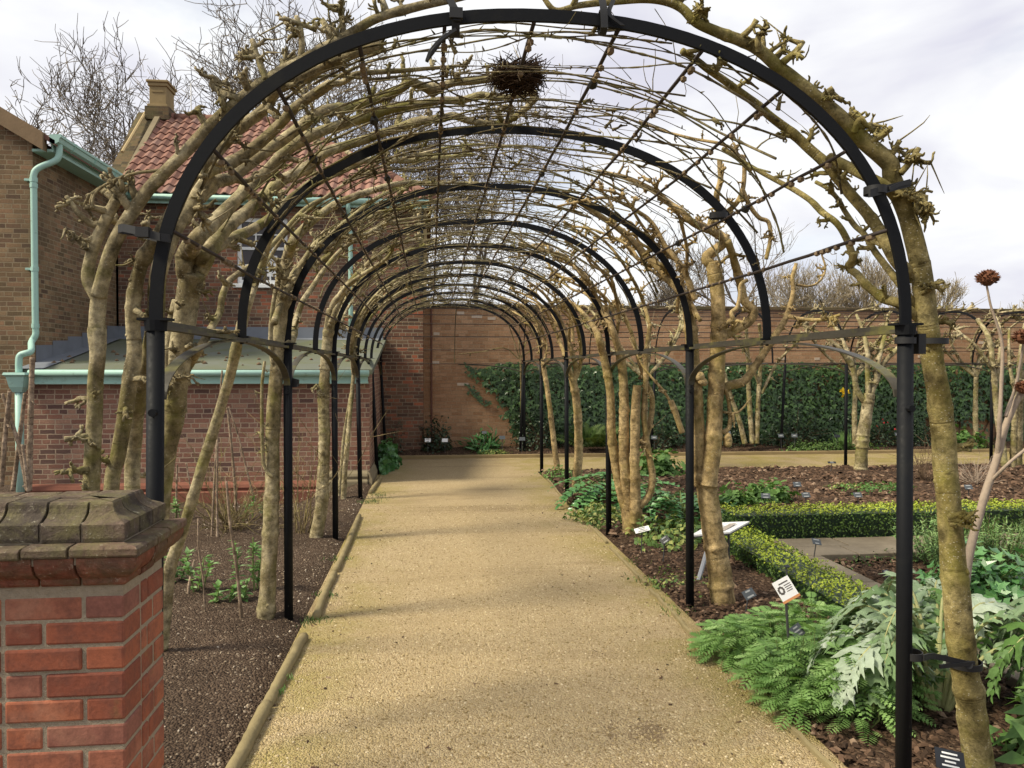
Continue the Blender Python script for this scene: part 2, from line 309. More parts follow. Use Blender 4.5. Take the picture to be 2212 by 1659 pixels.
# ------------------------------------------------------------------ setting: ground, paths, beds
def sheet(name, polys, z, mat):
    m = MB()
    for (x0, x1, y0, y1) in polys: m.quad((x0, y0, z), (x1, y0, z), (x1, y1, z), (x0, y1, z))
    return setp(m.build(name, mat), kind='structure')
sheet('ground', [(-400, 400, -60, 900)], -.45, SOIL)
def hn(x, y, s=1.0): return (math.sin(x*3.1*s+1.3*math.sin(y*2.3*s))+math.sin(y*4.3*s+x*1.7*s)+.6*math.sin(x*11*s+y*7*s)+.5*math.sin(x*17*s-y*19*s))
def bed(name, x0, x1, y0, y1, h, mat, res=.06, slope=None, skip=None):
    nx, ny = max(2, int((x1-x0)/res)), max(2, int((y1-y0)/res)); m = MB(); vs = []
    for j in range(ny+1):
        y = lerp(y0, y1, j/ny)
        for i in range(nx+1):
            x = lerp(x0, x1, i/nx); e = min(1, (min(i, nx-i, j, ny-j))/2)
            z = (.010+h*(.5+.22*hn(x, y)+.25*RN.rand()))*e-.02*(1-e)+(slope(x, y) if slope else 0)
            vs.append((x, y, z))
    fs = [(j*(nx+1)+i, j*(nx+1)+i+1, (j+1)*(nx+1)+i+1, (j+1)*(nx+1)+i) for j in range(ny) for i in range(nx)]
    m.add(vs, fs); return setp(m.build(name, mat, smooth=True), kind='structure')
bed('soil_bed_left', -9.5, -.78, 1.2, 11.0, .035, SOIL, .07, lambda x, y: .04*min(1, max(0, (-x-1.0)/3))-.27*min(1, max(0, (y-7.6)/3))**1.3*min(1, max(0, (-x-.95)/.9)))
bed('soil_bed_near', 1.62, 2.915, 1.0, 6.72, .04, MULCH, .05)
bed('soil_bed_herbs', 3.20, 9, 1.0, 6.02, .04, MULCH, .07)
bed('soil_bed_middle', 1.66, 17, 6.72, 11.86, .05, MULCH, .08)
bed('soil_bed_wall', -.82, 18, 13.80, 14.52, .05, MULCH, .06, lambda x, y: .11*min(1, max(0, (y-13.8)/.5)))
sheet('gravel_path', [(-.80, 1.66, -2, 11.87), (-.80, 20, 11.87, 13.78)], .004, GRAVEL)
m = MB()
rng = random.Random(3)
x = 2.96
while x < 9:      # flagstones along the hedge
    w = rng.uniform(.5, .95); m.box(x, x+w-.012, 6.06, 6.36, .0, .055+rng.uniform(0, .006)); m.box(x+.1, x+w+.08, 6.372, 6.68, .0, .055+rng.uniform(0, .006)); x += w
y = 1.2
while y < 6.0:
    l = rng.uniform(.5, .8); m.box(2.90, 3.22, y, min(6.05, y+l-.012), .0, .056+rng.uniform(0, .005)); y += l
setp(m.build('stone_path', PAVE, bevel=.006), kind='structure')
# loose bark chips, stones and grains
def scatter(name, label, n, region, size, mat, zf, flat=.35, cond=None, elong=1.8):
    m = MB(); V = []; Fs = []; Tt = []; b = 0
    for k in range(n):
        x, y = region()
        s = size*RN.uniform(.5, 1.5); a = RN.rand()*6.28; c, q = math.cos(a), math.sin(a); l = s*RN.uniform(1, elong)
        pts = np.array([(-l, -s, 0), (l*.8, -s*.8, 0), (l, s*.7, 0), (-l*.9, s, 0), (-l*.5, -s*.5, s*flat*2), (l*.5, -s*.4, s*flat*2.2), (l*.5, s*.4, s*flat*2), (-l*.45, s*.5, s*flat*1.9)])*.5
        tl = RN.normal(size=2)*.25; pts[:, 2] += pts[:, 0]*tl[0]+pts[:, 1]*tl[1]
        R = np.array([[c, -q, 0], [q, c, 0], [0, 0, 1]]); pts = pts@R.T+[x, y, zf(x, y)]
        V.append(pts); Fs += [tuple(i+b for i in f) for f in ((4, 5, 6, 7), (0, 1, 5, 4), (1, 2, 6, 5), (2, 3, 7, 6), (3, 0, 4, 7))]; b += 8; Tt.append(np.full(8, RN.rand()))
    m.v = V; m.f = Fs; m.t = Tt; m.n = b
    return setp(m.build(name, mat), label, 'ground cover', kind='stuff')
scatter('bark_mulch', 'dark brown bark chips covering the right-hand planting beds', 9000, lambda: ((RN.uniform(1.64, 2.88), 2.0+4.7*RN.rand()**1.4) if RN.rand() < .6 else (RN.uniform(2.95, 5), RN.uniform(2, 6))), .022, CHIP, lambda x, y: .028+.012*RN.rand())
scatter('bark_mulch', 'bark chips over the far bed between the hedge and gravel path', 9000, lambda: (RN.uniform(1.7, 9.5), RN.uniform(7.1, 11.7)), .04, CHIP, lambda x, y: .035+.02*RN.rand())
scatter('soil_pebbles', 'small pale pebbles and crumbs on the dark left bed', 3800, lambda: ((lambda r: (-.82-1.5*r*RN.rand(), 2.2+8*RN.rand()**1.6))(1)), 0.0095, PEB, lambda x, y: .022+.012*RN.rand(), .5, elong=1.3)
scatter('gravel_grains', 'loose pale grains on the gravel path', 26000, lambda: (RN.uniform(-.74, 1.6), 2.6+6.5*RN.rand()**1.7), 0.0085, GRAIN, lambda x, y: .002, .5, elong=1.3)
scatter('leaf_litter', 'scattered brown leaf scraps and twig bits on the gravel path', 240, lambda: ((lambda e: (e, 2.6+9*RN.rand()**1.4))(RN.choice([-1, 1])*RN.rand()**.4*1.16+.42)), .011, CHIP, lambda x, y: .006, .15, elong=2.6)
# ------------------------------------------------------------------ path edgings
def edging(pts, r, label, nseg=10, mat=EDGE):
    p = crv(pts, nseg); m = MB(); rr = r*(1+.03*RN.normal(size=len(p))); p = p+RN.normal(size=p.shape)*.0015-[0, 0, .012]
    m.tube(p, rr, 10, True); o = m.build('path_edging', mat, smooth=True); return setp(o, label, 'edging', 'edging lengths along the gravel')
def gp(x, y, z=.03): return G(x, y, z)
edging([gp(470, 1720), gp(525, 1615), gp(575, 1520)], .030, 'nearest round edging length on the left, running out of the frame')
edging([gp(578, 1516), gp(618, 1440), gp(655, 1372)], .029, 'round edging length left of the path ending near the foot of the split trunk')
edging([gp(682, 1330), gp(700, 1280), gp(722, 1235)], .027, 'round edging length left of the path just beyond the second post')
edging([gp(724, 1230), gp(748, 1180), gp(776, 1112)], .027, 'round edging length left of the path beside the third left post')
edging([gp(800, 1062), gp(812, 1045), gp(822, 1030)], .03, 'short far edging at the corner of the low brick building')
def rail_edge(a, b, label):
    a, b = gp(*a, .015), gp(*b, .015); d = unit(b-a); q = np.array([-d[1], d[0], 0])*.0105; m = MB(); k = 14; vs = []
    for i in range(k+1):
        p = lerp(a, b, i/k)+np.array([RN.normal()*.003, 0, 0]); h = .014+RN.normal()*.002
        vs += [p-q+[0, 0, -.04], p-q*.8+[0, 0, h], p+q*.8+[0, 0, h-.004], p+q+[0, 0, -.04]]
    fs = [(i*4+j, i*4+j+1, i*4+j+5, i*4+j+4) for i in range(k) for j in range(3)]+[(3, 2, 1, 0), (k*4, k*4+1, k*4+2, k*4+3)]
    m.add(vs, fs); return setp(m.build('path_edging', EDGE), label, 'edging', 'edging lengths along the gravel')
rail_edge((1815, 1680), (1672, 1535), 'nearest flat edging board on the right beside the feathery plants')
rail_edge((1668, 1531), (1560, 1432), 'flat edging board on the right under the nearer feathery clump')
rail_edge((1515, 1392), (1405, 1275), 'flat edging board on the right level with the cut forked trunk')
rail_edge((1395, 1262), (1318, 1182), 'flat edging board on the right before the multi-stemmed tree')
rail_edge((1310, 1172), (1232, 1095), 'flat edging board on the right beside the variegated ground cover')
rail_edge((1226, 1088), (1172, 1022), 'farthest flat edging board on the right before the bed corner')
m = MB(); m.box(-.8, 20, 13.76, 13.83, -.02, .065); setp(m.build('bed_kerb', STONE, bevel=.01), 'long low brown kerb in front of the back wall bed', 'kerb')
# ------------------------------------------------------------------ buildings
YF, YL, YW, XS, XE, XR = 14.2, 10.9, 11.3, -5.45, -.13, -.86
house = thing('brick_house', 'dark brick house with red pantile roof, sash window and chimney', 'house', (-2.8, YF, 0))
wx0, wx1 = P(511, 500, YF)[0], P(621, 500, YF)[0]; wz1, wz0 = P(566, 470, YF)[2], P(566, 614, YF)[2]
EZ = P(520, 430, 14.0)[2]
m = MB()
for (x0, x1, z0, z1) in ((XS, wx0, 0, EZ), (wx1, XE, 0, EZ), (wx0, wx1, 0, wz0), (wx0, wx1, wz1, EZ)): m.quad((x0, YF, z0), (x1, YF, z0), (x1, YF, z1), (x0, YF, z1))
m.quad((XE, YF, 0), (XE, YF+4.3, 0), (XE, YF+4.3, EZ), (XE, YF, EZ)); m.quad((XS, YF+4.3, 0), (XS, YF, 0), (XS, YF, EZ), (XS, YF+4.3, EZ)); m.quad((XE, YF+4.3, 0), (XS, YF+4.3, 0), (XS, YF+4.3, EZ), (XE, YF+4.3, EZ))
for (a, b) in (((wx0, wz0), (wx0, wz1)), ((wx1, wz1), (wx1, wz0)), ((wx0, wz1), (wx1, wz1))): m.quad((a[0], YF, a[1]), (b[0], YF, b[1]), (b[0], YF+.11, b[1]), (a[0], YF+.11, a[1]))
m.build('wall', BR_HOUSE, house, uv=True)
# pantile roof: front slope with hip at the right
RD = 2.17; RZ = P(450, 258, YF+2.17)[2]; HX = -3.03
def tiles(m, p0, ux, up, W, Lr, cw, rh, lim0, lim1):
    nrm = unit(cross(ux, up)); ncol = int(W/cw)+1; sub = 6; rows = int(Lr/rh)+1
    for r in range(rows):
        for c in range(ncol):
            x0 = c*cw
            tm = (r+.5)*rh
            if x0+cw*.5 < lim0(tm) or x0+cw*.5 > lim1(tm): continue
            t = RN.rand(); V = []; 
            for j, (tt, lift) in enumerate(((r*rh-.02, .030), ((r+1)*rh, .004))):
                for i in range(sub+1):
                    q = i/sub; x = min(max(x0+q*cw*1.04, lim0(tt)-.05), lim1(tt)+.03); w = .5+.5*math.sin((q-.15)*2*math.pi)
                    V.append(p0+ux*x+up*min(tt, Lr+.01)+nrm*(w*.045+lift))
            k = sub+1; V += [V[i]-nrm*.022 for i in range(k)]
            m.add(V, [(i, i+1, k+i+1, k+i) for i in range(sub)]+[(2*k+i, 2*k+i+1, i+1, i) for i in range(sub)], t)
m = MB(); p0 = np.array([XS, YF-.22, EZ+.06]); up = unit(np.array([0, RD+.22, RZ-EZ-.06])); Lr = math.hypot(RD+.22, RZ-EZ-.06)
tiles(m, p0, np.array([1., 0, 0]), up, XE+.2-XS, Lr, .165, .262, lambda t: 0, lambda t: lerp(XE+.2-XS, HX-XS, t/Lr))
roof = m.build('roof', TILE, house)
m = MB(); b = [(XS, YF-.18, EZ), (XE+.15, YF-.18, EZ), (HX, YF+RD, RZ-.03), (XS, YF+RD, RZ-.03), (XE+.15, YF+2*RD+.1, EZ), (XS, YF+2*RD+.1, EZ)]
m.add(b, [(0, 1, 2, 3), (1, 4, 2), (4, 5, 3, 2), (5, 0, 3), (0, 5, 4, 1)]); m.build('roof_deck', VERGE, house)
m = MB()
for (a, b_, k) in (((XS, YF+RD, RZ+.0), (HX, YF+RD, RZ+.0), 8), ((HX, YF+RD, RZ), (XE+.2, YF-.2, EZ+.08), 9)):
    a, b_ = np.array(a), np.array(b_)
    for i in range(k):
        p, q = lerp(a, b_, i/k), lerp(a, b_, (i+.97)/k); m.tube([p+[0, 0, .01], q+[0, 0, .02]], [.085, .09], 10, True)
m.build('ridge_tiles', TILE, roof, smooth=True)
m = MB()   # gable parapet left of the roof, chimney above
m.prism([(XS-.42, YF-.1, EZ-.25), (XS-.42, YF+RD, RZ+.1), (XS-.42, YF+2*RD, EZ), (XS-.42, YF+2*RD, 0), (XS-.42, YF-.1, 0)], (.42, 0, 0)); m.build('gable_parapet', BR_DARK, house, uv=True)
m = MB(); m.prism([(XS-.02, YF-.05, EZ+.18), (XS-.02, YF+RD, RZ+.18), (XS-.02, YF+RD, RZ+.05), (XS-.02, YF-.05, EZ+.02)], (.10, 0, 0)); m.build('mortar_fillet', LIME, house)
m = MB(); a = P(285, 352, YF+.4); m.tube([np.array([XS-.25, YF+.9, EZ+1.06]), np.array([XS-.22, YF+RD-.1, RZ+.10])], .03, 6); m.build('batten', TIMB, house)
cx = P(347, 210, YF+RD)[0]; cw = .165; ct = P(350, 180, YF+RD)[2]; yc = YF+RD
m = MB(); m.box(cx-.23, cx+.23, yc-.24, yc+.42, RZ-.1, RZ+.16); m.build('chimney_base', BR_DARK, house, uv=True)
m = MB()
for (w, z0, z1) in ((.20, RZ+.16, RZ+.22), (cw, RZ+.22, ct-.12), (cw+.025, ct-.12, ct-.05), (cw+.05, ct-.05, ct)): m.box(cx-w, cx+w, yc-w, yc+w+.15, z0, z1)
ch = m.build('chimney', STONE, house, bevel=.012)
m = MB(); z0 = RZ+.46
m.box(cx-cw+.05, cx+cw-.05, yc-cw-.012, yc-cw, z0, ct-.2); m.build('chimney_panel', STONE, ch)
m = MB(); ax = P(397, 250, YF+RD)[0]; m.tube([(ax, yc+.5, RZ-.2), (ax, yc+.5, P(397, 160, YF+RD)[2])], .012, 5); m.build('aerial_pole', WHITE, house)
# gutter, downpipes
m = MB(); m.tube([(XS-.05, YF-.24, EZ+.0), (XE+.12, YF-.24, EZ+.0)], .055, 8); g = m.build('gutter', MINT, house, smooth=True)
m = MB(); m.box(XS, XE+.1, YF-.19, YF-.165, EZ-.1, EZ+.08); m.build('fascia', MINT, g)
dx = P(758, 540, YF)[0]
m = MB(); m.tube(crv([(dx-.02, YF-.24, EZ-.03), (dx-.02, YF-.22, EZ-.14), (dx, YF-.08, EZ-.3), (dx, YF-.07, EZ-.5), (dx, YF-.07, 2.3)], 5), .042, 10); m.build('downpipe', MINT, house, smooth=True)
m = MB(); m.tube([(XE-.03, YF-.05, EZ), (XE-.03, YF-.05, 3.0)], .045, 8); m.build('downpipe', RUBBER, house)
m = MB(); m.box(XE+.002, XE+.07, YF-.06, YF+.1, 2.85, EZ-.05); m.build('corner_board', PLAS if False else STONE, house)
# window
w = thing  # noqa
m = MB(); yf = YF+.06
def bar(m, x0, x1, z0, z1, y=yf, d=.05): m.box(x0, x1, y, y+d, z0, z1)
bar(m, wx0, wx0+.07, wz0, wz1); bar(m, wx1-.07, wx1, wz0, wz1); bar(m, wx0+.07, wx1-.07, wz1-.07, wz1); bar(m, wx0+.07, wx1-.07, wz0, wz0+.08)
mz = (wz0+wz1)/2+.05; bar(m, wx0+.07, wx1-.07, mz-.025, mz+.025, yf-.01)
for k in (1, 2):
    xx = lerp(wx0+.07, wx1-.07, k/3); bar(m, xx-.012, xx+.012, wz0+.08, mz-.025, yf+.005); bar(m, xx-.012, xx+.012, mz+.025, wz1-.07, yf+.005)
for zz in ((wz0+.08+mz-.025)/2, (mz+.025+wz1-.07)/2):
    for k in range(3):
        a = lerp(wx0+.07, wx1-.07, k/3)+.0125; b_ = lerp(wx0+.07, wx1-.07, (k+1)/3)-.0125; bar(m, a, b_, zz-.011, zz+.011, yf+.006)
win = m.build('window', WHITE, house)
m = MB(); m.quad((wx0+.05, yf+.04, wz0+.05), (wx1-.05, yf+.04, wz0+.05), (wx1-.05, yf+.04, wz1-.05), (wx0+.05, yf+.04, wz1-.05)); m.build('pane', GLASS, win)
m = MB(); m.box(wx0-.06, wx1+.06, YF-.07, YF+.055, wz0-.07, wz0); m.build('sill', WHITE, win, bevel=.008)
m = MB(); px = wx0+(wx1-wx0)*.66; m.box(px-.08, px+.10, yf+.034, yf+.038, wz0+.15, mz-.12); m.build('paper_notice', PAPER, win)
# wing (left gable block)
wing = thing('brick_wing', 'brown brick gable wing with mint green gutter and downpipe at the left edge', 'house', (-6.5, YW, 0))
WZ = 4.62; m = MB(); sl = .60
xl = -10.0; m.add([(xl, YW, 0), (XS, YW, 0), (XS, YW, WZ+.20), (xl, YW, WZ+.20+(XS-xl)*sl)], [(0, 1, 2, 3)])
m.quad((XS, YW, 0), (XS, YF, 0), (XS, YF, WZ), (XS, YW, WZ)); m.quad((XS, YW, WZ), (XS, YF, WZ), (XS, YF, WZ+.20), (XS, YW, WZ+.20))
m.build('wall', BR_WING, wing, uv=True)
m = MB(); m.box(XS-.02, XS+.022, YW-.03, YW+.32, 0, WZ-.05); 
m = MB(); a = np.array([XS+.34, YW-.10, WZ+.05]); d = np.array([xl-XS, 0, (XS-xl)*sl])
m.prism([a, a+d, a+d+[0, 0, .07], a+[0, 0, .07]], (0, 3.5, 0)); m.build('roof', TILE, wing)
m = MB(); a2 = a+[-.14, -.04, .112]; m.prism([a2+[0, 0, -.19], a2+d+[0, 0, -.19], a2+d+[0, 0, .055], a2+[0, 0, .055]], (0, .12, 0)); m.build('verge', VERGE, wing)
gx = XS+.30
m = MB(); m.box(XS-.0, gx-.02, YW-.02, YF-.25, WZ-.02, WZ+.02); m.box(gx-.045, gx-.02, YW-.02, YF-.25, WZ+.02, WZ+.16); sf = m.build('soffit', MINT, wing, bevel=.006)
prof = [(gx-.03, WZ+.20), (gx-.03, WZ+.08), (gx+.03, WZ+.07), (gx+.08, WZ+.10), (gx+.095, WZ+.16), (gx+.11, WZ+.165), (gx+.11, WZ+.205)]
m = MB(); m.prism([(x, YW-.08, z) for x, z in prof], (0, YF-.35-YW, 0)); gt = m.build('gutter', MINT, wing, bevel=.004)
for y in (YW+.35, YW+1.05, YW+1.8, YW+2.5):
    m = MB(); m.prism([(x*1.0+(x-gx)*.12, y, z-.006) for x, z in prof], (0, .05, 0)); m.build('gutter_bracket', MINT, gt)
m = MB(); m.prism([(x+(x-gx)*.08, YW-.10, z) for x, z in prof], (0, .16, 0)); m.build('gutter_outlet', MINT, gt)
dpx = P(78, 560, YW-.03)[0]; dq = P(78, 560, YW-.03)
hx = P(41, 800, YL-.16)
pts = [(gx+.04, YW+.02, WZ+.1), (gx+.04, YW+.02, WZ-.02), (gx-.0, YW+.0, WZ-.13), (dpx+.06, YW-.05, WZ-.25), (dpx, YW-.07, WZ-.36), (dpx, YW-.07, WZ-.6), (dpx, YW-.07, 3.0), (dpx, YW-.07, 2.25), (dpx, YW-.07, 2.08), (dpx-.03, YW-.12, 1.97), (hx[0]+.12, YL-.10, 1.84), (hx[0]+.02, YL-.15, 1.79), (hx[0], YL-.16, 1.70), (hx[0], YL-.16, 1.55)]
m = MB(); m.tube(crv(pts, 6), .042, 12); dp = m.build('downpipe', MINT, wing, smooth=True)
for z in (WZ-.42, WZ-.5, 2.98, 2.2):
    m = MB(); m.tube([(dpx, YW-.07, z-.03), (dpx, YW-.07, z+.03)], .049, 12)
    if z in (WZ-.42, 2.98): m.box(dpx-.12, dpx-.03, YW-.08, YW-.0, z-.015, z+.015)
    m.build('pipe_collar', MINT, dp)
# low outhouse
low = thing('brick_outhouse', 'low lean-to brick outbuilding with grey mossy roof and mint gutter', 'outbuilding', (-3, YL, 0))
LZ = 1.50
m = MB(); m.quad((XS, YL, -.4), (XR, YL, -.4), (XR, YL, LZ), (XS, YL, LZ)); m.add([(XR, YL, -.05), (XR-.05, YF, -.05), (XR-.05, YF, 2.06), (XR, YL, LZ)], [(0, 1, 2, 3)]); m.build('wall', BR_LOW, low, uv=True)
m = MB(); m.quad((XR-.13, YL-.012, 0.1), (XR+.012, YL-.012, 0.1), (XR+.012, YL-.012, LZ-.02), (XR-.13, YL-.012, LZ-.02)); m.quad((XR+.012, YL-.012, 0), (XR+.006, YL+.2, 0), (XR+.006, YL+.2, LZ-.02), (XR+.012, YL-.012, LZ-.02)); m.build('quoin', BR_LOW, low, uv=True)
m = MB(); m.prism([(XS, YL-.10, 1.60), (XS, YF, 2.16), (XS, YF, 2.10), (XS, YL-.10, 1.53)], (XR+.06-XS, 0, 0)); rf = m.build('roof', FELT, low)
m = MB()
for k in range(60):
    x, yy = RN.uniform(XS+.2, -1.2), YL+RN.rand()*3; z = lerp(1.60, 2.16, (yy-YL+.1)/(YF-YL+.1)); s = RN.uniform(.01, .035)
    m.tube([(x-s, yy, z+.004), (x, yy+.01, z+.012), (x+s, yy, z+.004)], [s*.5, s, s*.4], 6)
m.build('moss_tufts', STEMB, rf, smooth=True)['kind'] = 'stuff'
m = MB(); m.quad((XS, YF-.004, 2.13), (XR, YF-.004, 2.13), (XR, YF-.004, 2.36), (XS, YF-.004, 2.36)); m.quad((XS, YF-.22, 2.128), (XR, YF-.22, 2.128), (XR, YF-.006, 2.165), (XS, YF-.006, 2.165))
m.build('lead_flashing', LEAD, low)
m = MB()
for k in range(6):
    y0, y1 = lerp(YL+.45, YF, k/6), lerp(YL+.45, YF, (k+1)/6); z0 = lerp(1.60, 2.16, (y0-YL)/(YF-YL)); z1 = lerp(1.60, 2.16, (y1-YL)/(YF-YL))
    m.quad((XS+.006+.004*(k % 2), y0-.03, z0-.02), (XS+.006+.004*(k % 2), y1, z1-.02), (XS+.006+.004*(k % 2), y1, z1+.20), (XS+.006+.004*(k % 2), y0-.03, z1+.18))
m.add([(XS, YL-.12, 1.61), (XS+.35, YL-.12, 1.61), (XS+.16, YF-.3, 2.14), (XS, YF-.3, 2.14)], [(0, 1, 2, 3)]); m.build('stepped_flashing', LEAD, low)
m = MB(); m.tube([(hx[0]+.12, YL-.16, 1.555), (XR+.02, YL-.16, 1.545)], .043, 10); gt = m.build('gutter', MINT, low, smooth=True)
m = MB(); m.box(hx[0]+.10, XR, YL-.115, YL-.09, 1.43, 1.53); m.box(hx[0]+.10, XR, YL-.13, YL-.0, 1.405, 1.43); m.build('fascia', MINT, gt)
m = MB(); hz = 1.50
m.add([(hx[0]+sx*w_, YL-.16+sy*w_, hz+z) for (w_, z) in ((.13, .06), (.14, .03), (.11, 0), (.085, -.13), (.055, -.2)) for sx, sy in ((-1, -1), (1, -1), (1, 1), (-1, 1))],
      [(k*4+(i+1) % 4, k*4+i, k*4+4+i, k*4+4+(i+1) % 4) for k in range(4) for i in range(4)]+[(0, 1, 2, 3)]); hp = m.build('hopper_head', MINT, low)
m = MB(); m.tube([(hx[0], YL-.16, hz-.19), (hx[0], YL-.16, -.35)], .05, 12); m.build('downpipe', MINT, low, smooth=True)
m = MB(); prof = [(YL, .06), (YL-.05, .06), (YL-.10, .03), (YL-.12, -.01), (YL-.10, -.05), (YL-.14, -.07), (YL-.15, -.40), (YL, -.40)]
m.prism([(XS, y, z) for y, z in prof], (XR-.62-XS, 0, 0)); m.build('plinth', plain('red_plinth_brick', (.19, .08, .055), .9, .1, .4, 9, bump=.5), low)
m = MB(); m.prism([(XR-.60, y-.03, z+.13) for y, z in prof], (.60, 0, 0)); m.prism([(XR+.0, YL-.15, -.15), (XR+.06, YL-.15, -.15), (XR+.06, YL-.15, .07), (XR+.03, YL-.13, .15), (XR, YL-.12, .19)], (0, 1.2, 0)); m.build('plinth_stone', LIME, low, bevel=.02)
# floodlight bracketed to a post
fl = P(635, 827, 4.98); m = MB(); c = fl
m.add([c+np.array(q) for q in ((-.03, -.02, -.028), (.022, -.03, -.026), (.034, -.03, .02), (-.012, -.02, .034), (-.02, .03, -.02), (.03, .02, -.02), (.03, .02, .02), (-.01, .03, .03))], [(0, 1, 2, 3), (7, 6, 5, 4), (0, 4, 5, 1), (1, 5, 6, 2), (2, 6, 7, 3), (3, 7, 4, 0)])
m.tube([c, np.array([-.88, 4.95, c[2]])], .008, 6); setp(m.build('floodlight', RUBBER), 'small black floodlight box fixed to the second left post', 'lamp')
# back garden wall
gw = thing('garden_wall', 'tall orange-brown brick garden wall across the far end', 'wall', (6, 14.55, 0))
m = MB(); BT = 2.76; m.box(XE+.002, 22, 14.52, 14.9, -.05, BT); m.build('wall', BR_BACK, gw, uv=True)
m = MB(); m.box(XE+.004, 22, 14.47, 14.95, BT, BT+.07); m.build('coping', BR_DARK, gw, uv=True, bevel=.01)
m = MB(); px = P(932, 800, 14.45)[0]; m.tube([(px, 14.48, 0.1), (px, 14.48, 2.74)], .016, 6); m.build('conduit', plain('rust_pipe', (.13, .06, .045), .8, .2), gw)
m = MB()
for (x, y) in ((995, 676), (1030, 684), (1062, 688), (943, 721), (940, 783), (1000, 830), (1500, 720), (1690, 775), (1765, 775), (1930, 726), (1800, 745), (1560, 790), (1990, 770), (2120, 740)):
    q = P(x, y, 14.518); w_ = RN.uniform(.05, .11); m.box(q[0]-w_, q[0]+w_, 14.514, 14.53, q[2]-.026, q[2]+.026)
m.build('pale_bricks', plain('pale_brick', (.52, .43, .34), .9, .1, .35, 25), gw)
# ------------------------------------------------------------------ brick gate pier
pier = thing('brick_pier', 'red brick gate pier with mossy moulded cap in the left foreground', 'gate pier', (-1.1, 2.25, 0))
n = N('pier_brick'); o = n.obj(); t = n.attr(); f = n.noise(o, 14, 6, .7); g = n.noise(o, 90, 4, .7); bg = n.noise(o, 5, 4, .6)
col = n.ramp(t, [(0, (.20, .062, .038)), (.4, (.29, .092, .050)), (.7, (.34, .118, .062)), (1, (.24, .10, .075))])
col = n.mix(n.ramp(f, [(.42, 0), (.66, .75)]), col, (.13, .055, .042)); col = n.mix(n.ramp(bg, [(.52, 0), (.68, .6)]), col, (.38, .19, .125)); col = n.mix(n.ramp(n.noise(o, 3.3, 5, .7), [(.60, 0), (.70, .5)]), col, (.16, .13, .05)); col = n.mix(.4, col, n.ramp(g, [(.3, .3), (.7, .7)]), 'OVERLAY')
PB = n.done(col, .85, n.bump(n.math('ADD', f, n.math('MULTIPLY', g, .5)), .35, .006), .2)
n = N('pier_mortar'); o = n.obj(); f = n.noise(o, 60, 5, .75); PM = n.done(n.mix(f, (.20, .165, .12), (.44, .37, .275)), .95, n.bump(f, 1, .01), .1)
def capmat(name, stops, moss, amt, pale):
    n = N(name); o = n.obj(); t = n.attr(); f = n.noise(o, 8, 7, .78, .4); g = n.noise(o, 60, 5, .78); k = n.noise(o, 3, 5, .7)
    col = n.ramp(t, stops); col = n.mix(.8, col, n.ramp(n.noise(o, 30, 5, .75), [(.3, .2), (.7, .8)]), 'OVERLAY')
    col = n.mix(n.ramp(f, [(.44, 0), (.60, amt)]), col, moss); col = n.mix(n.ramp(k, [(.50, 0), (.66, .6)]), col, (.075, .062, .05))
    col = n.mix(n.ramp(g, [(.60, 0), (.67, .8)]), col, pale)
    return n.done(col, .92, n.bump(n.math('ADD', f, g), .9, .014), .12)
PC = capmat('mossy_cap', [(0, (.085, .068, .055)), (.5, (.13, .098, .075)), (1, (.18, .115, .085))], (.18, .16, .075), .75, (.36, .34, .25))
PN = capmat('stained_cornice', [(0, (.15, .06, .042)), (.5, (.22, .08, .05)), (1, (.26, .12, .08))], (.15, .12, .07), .6, (.33, .28, .22))
X0, X1, Y0, Y1 = -1.46, -.80, 2.10, 2.40
m = MB(); m.box(X0+.0035, X1-.0035, Y0+.0035, Y1-.0035, 0, 1.04); m.build('mortar_core', PM, pier)
m = MB(); rh = .0675; z = 0; r = 0
def brickbox(m, x0, x1, y0, y1, z0, z1):
    m.box(x0+RN.normal()*.001, x1+RN.normal()*.001, y0+RN.normal()*.0012, y1+RN.normal()*.0012, z0+RN.normal()*.001, z1+RN.normal()*.001, RN.rand())
while z+rh < 1.045:
    a, b_ = z+.0043, z+rh-.0043
    e = X1; k = 0
    seq = [.098, .205] if r % 2 else [.155, .098]
    # front face, from corner leftwards
    ws = ([.200, .100] if r % 2 else [.100, .200])*6; first = True
    while e > X0+.02 and k < len(ws):
        wd = min(ws[k], e-X0); brickbox(m, e-wd+.0043, e if first else e-.0043, Y0, Y0+.12, a, b_); e -= wd; first = False; k += 1
    yy = Y0+.12; ws2 = [.088, .19] if r % 2 else [.19, .088]; k = 0
    yy += .0
    for wd in ([.095, .085] if r % 2 else [.05, .13]):
        y1_ = min(yy+wd, Y1); brickbox(m, X1-.11, X1, yy+.007, y1_, a, b_); yy += wd
    z += rh; r += 1
m.build('shaft', PB, pier, bevel=.006)
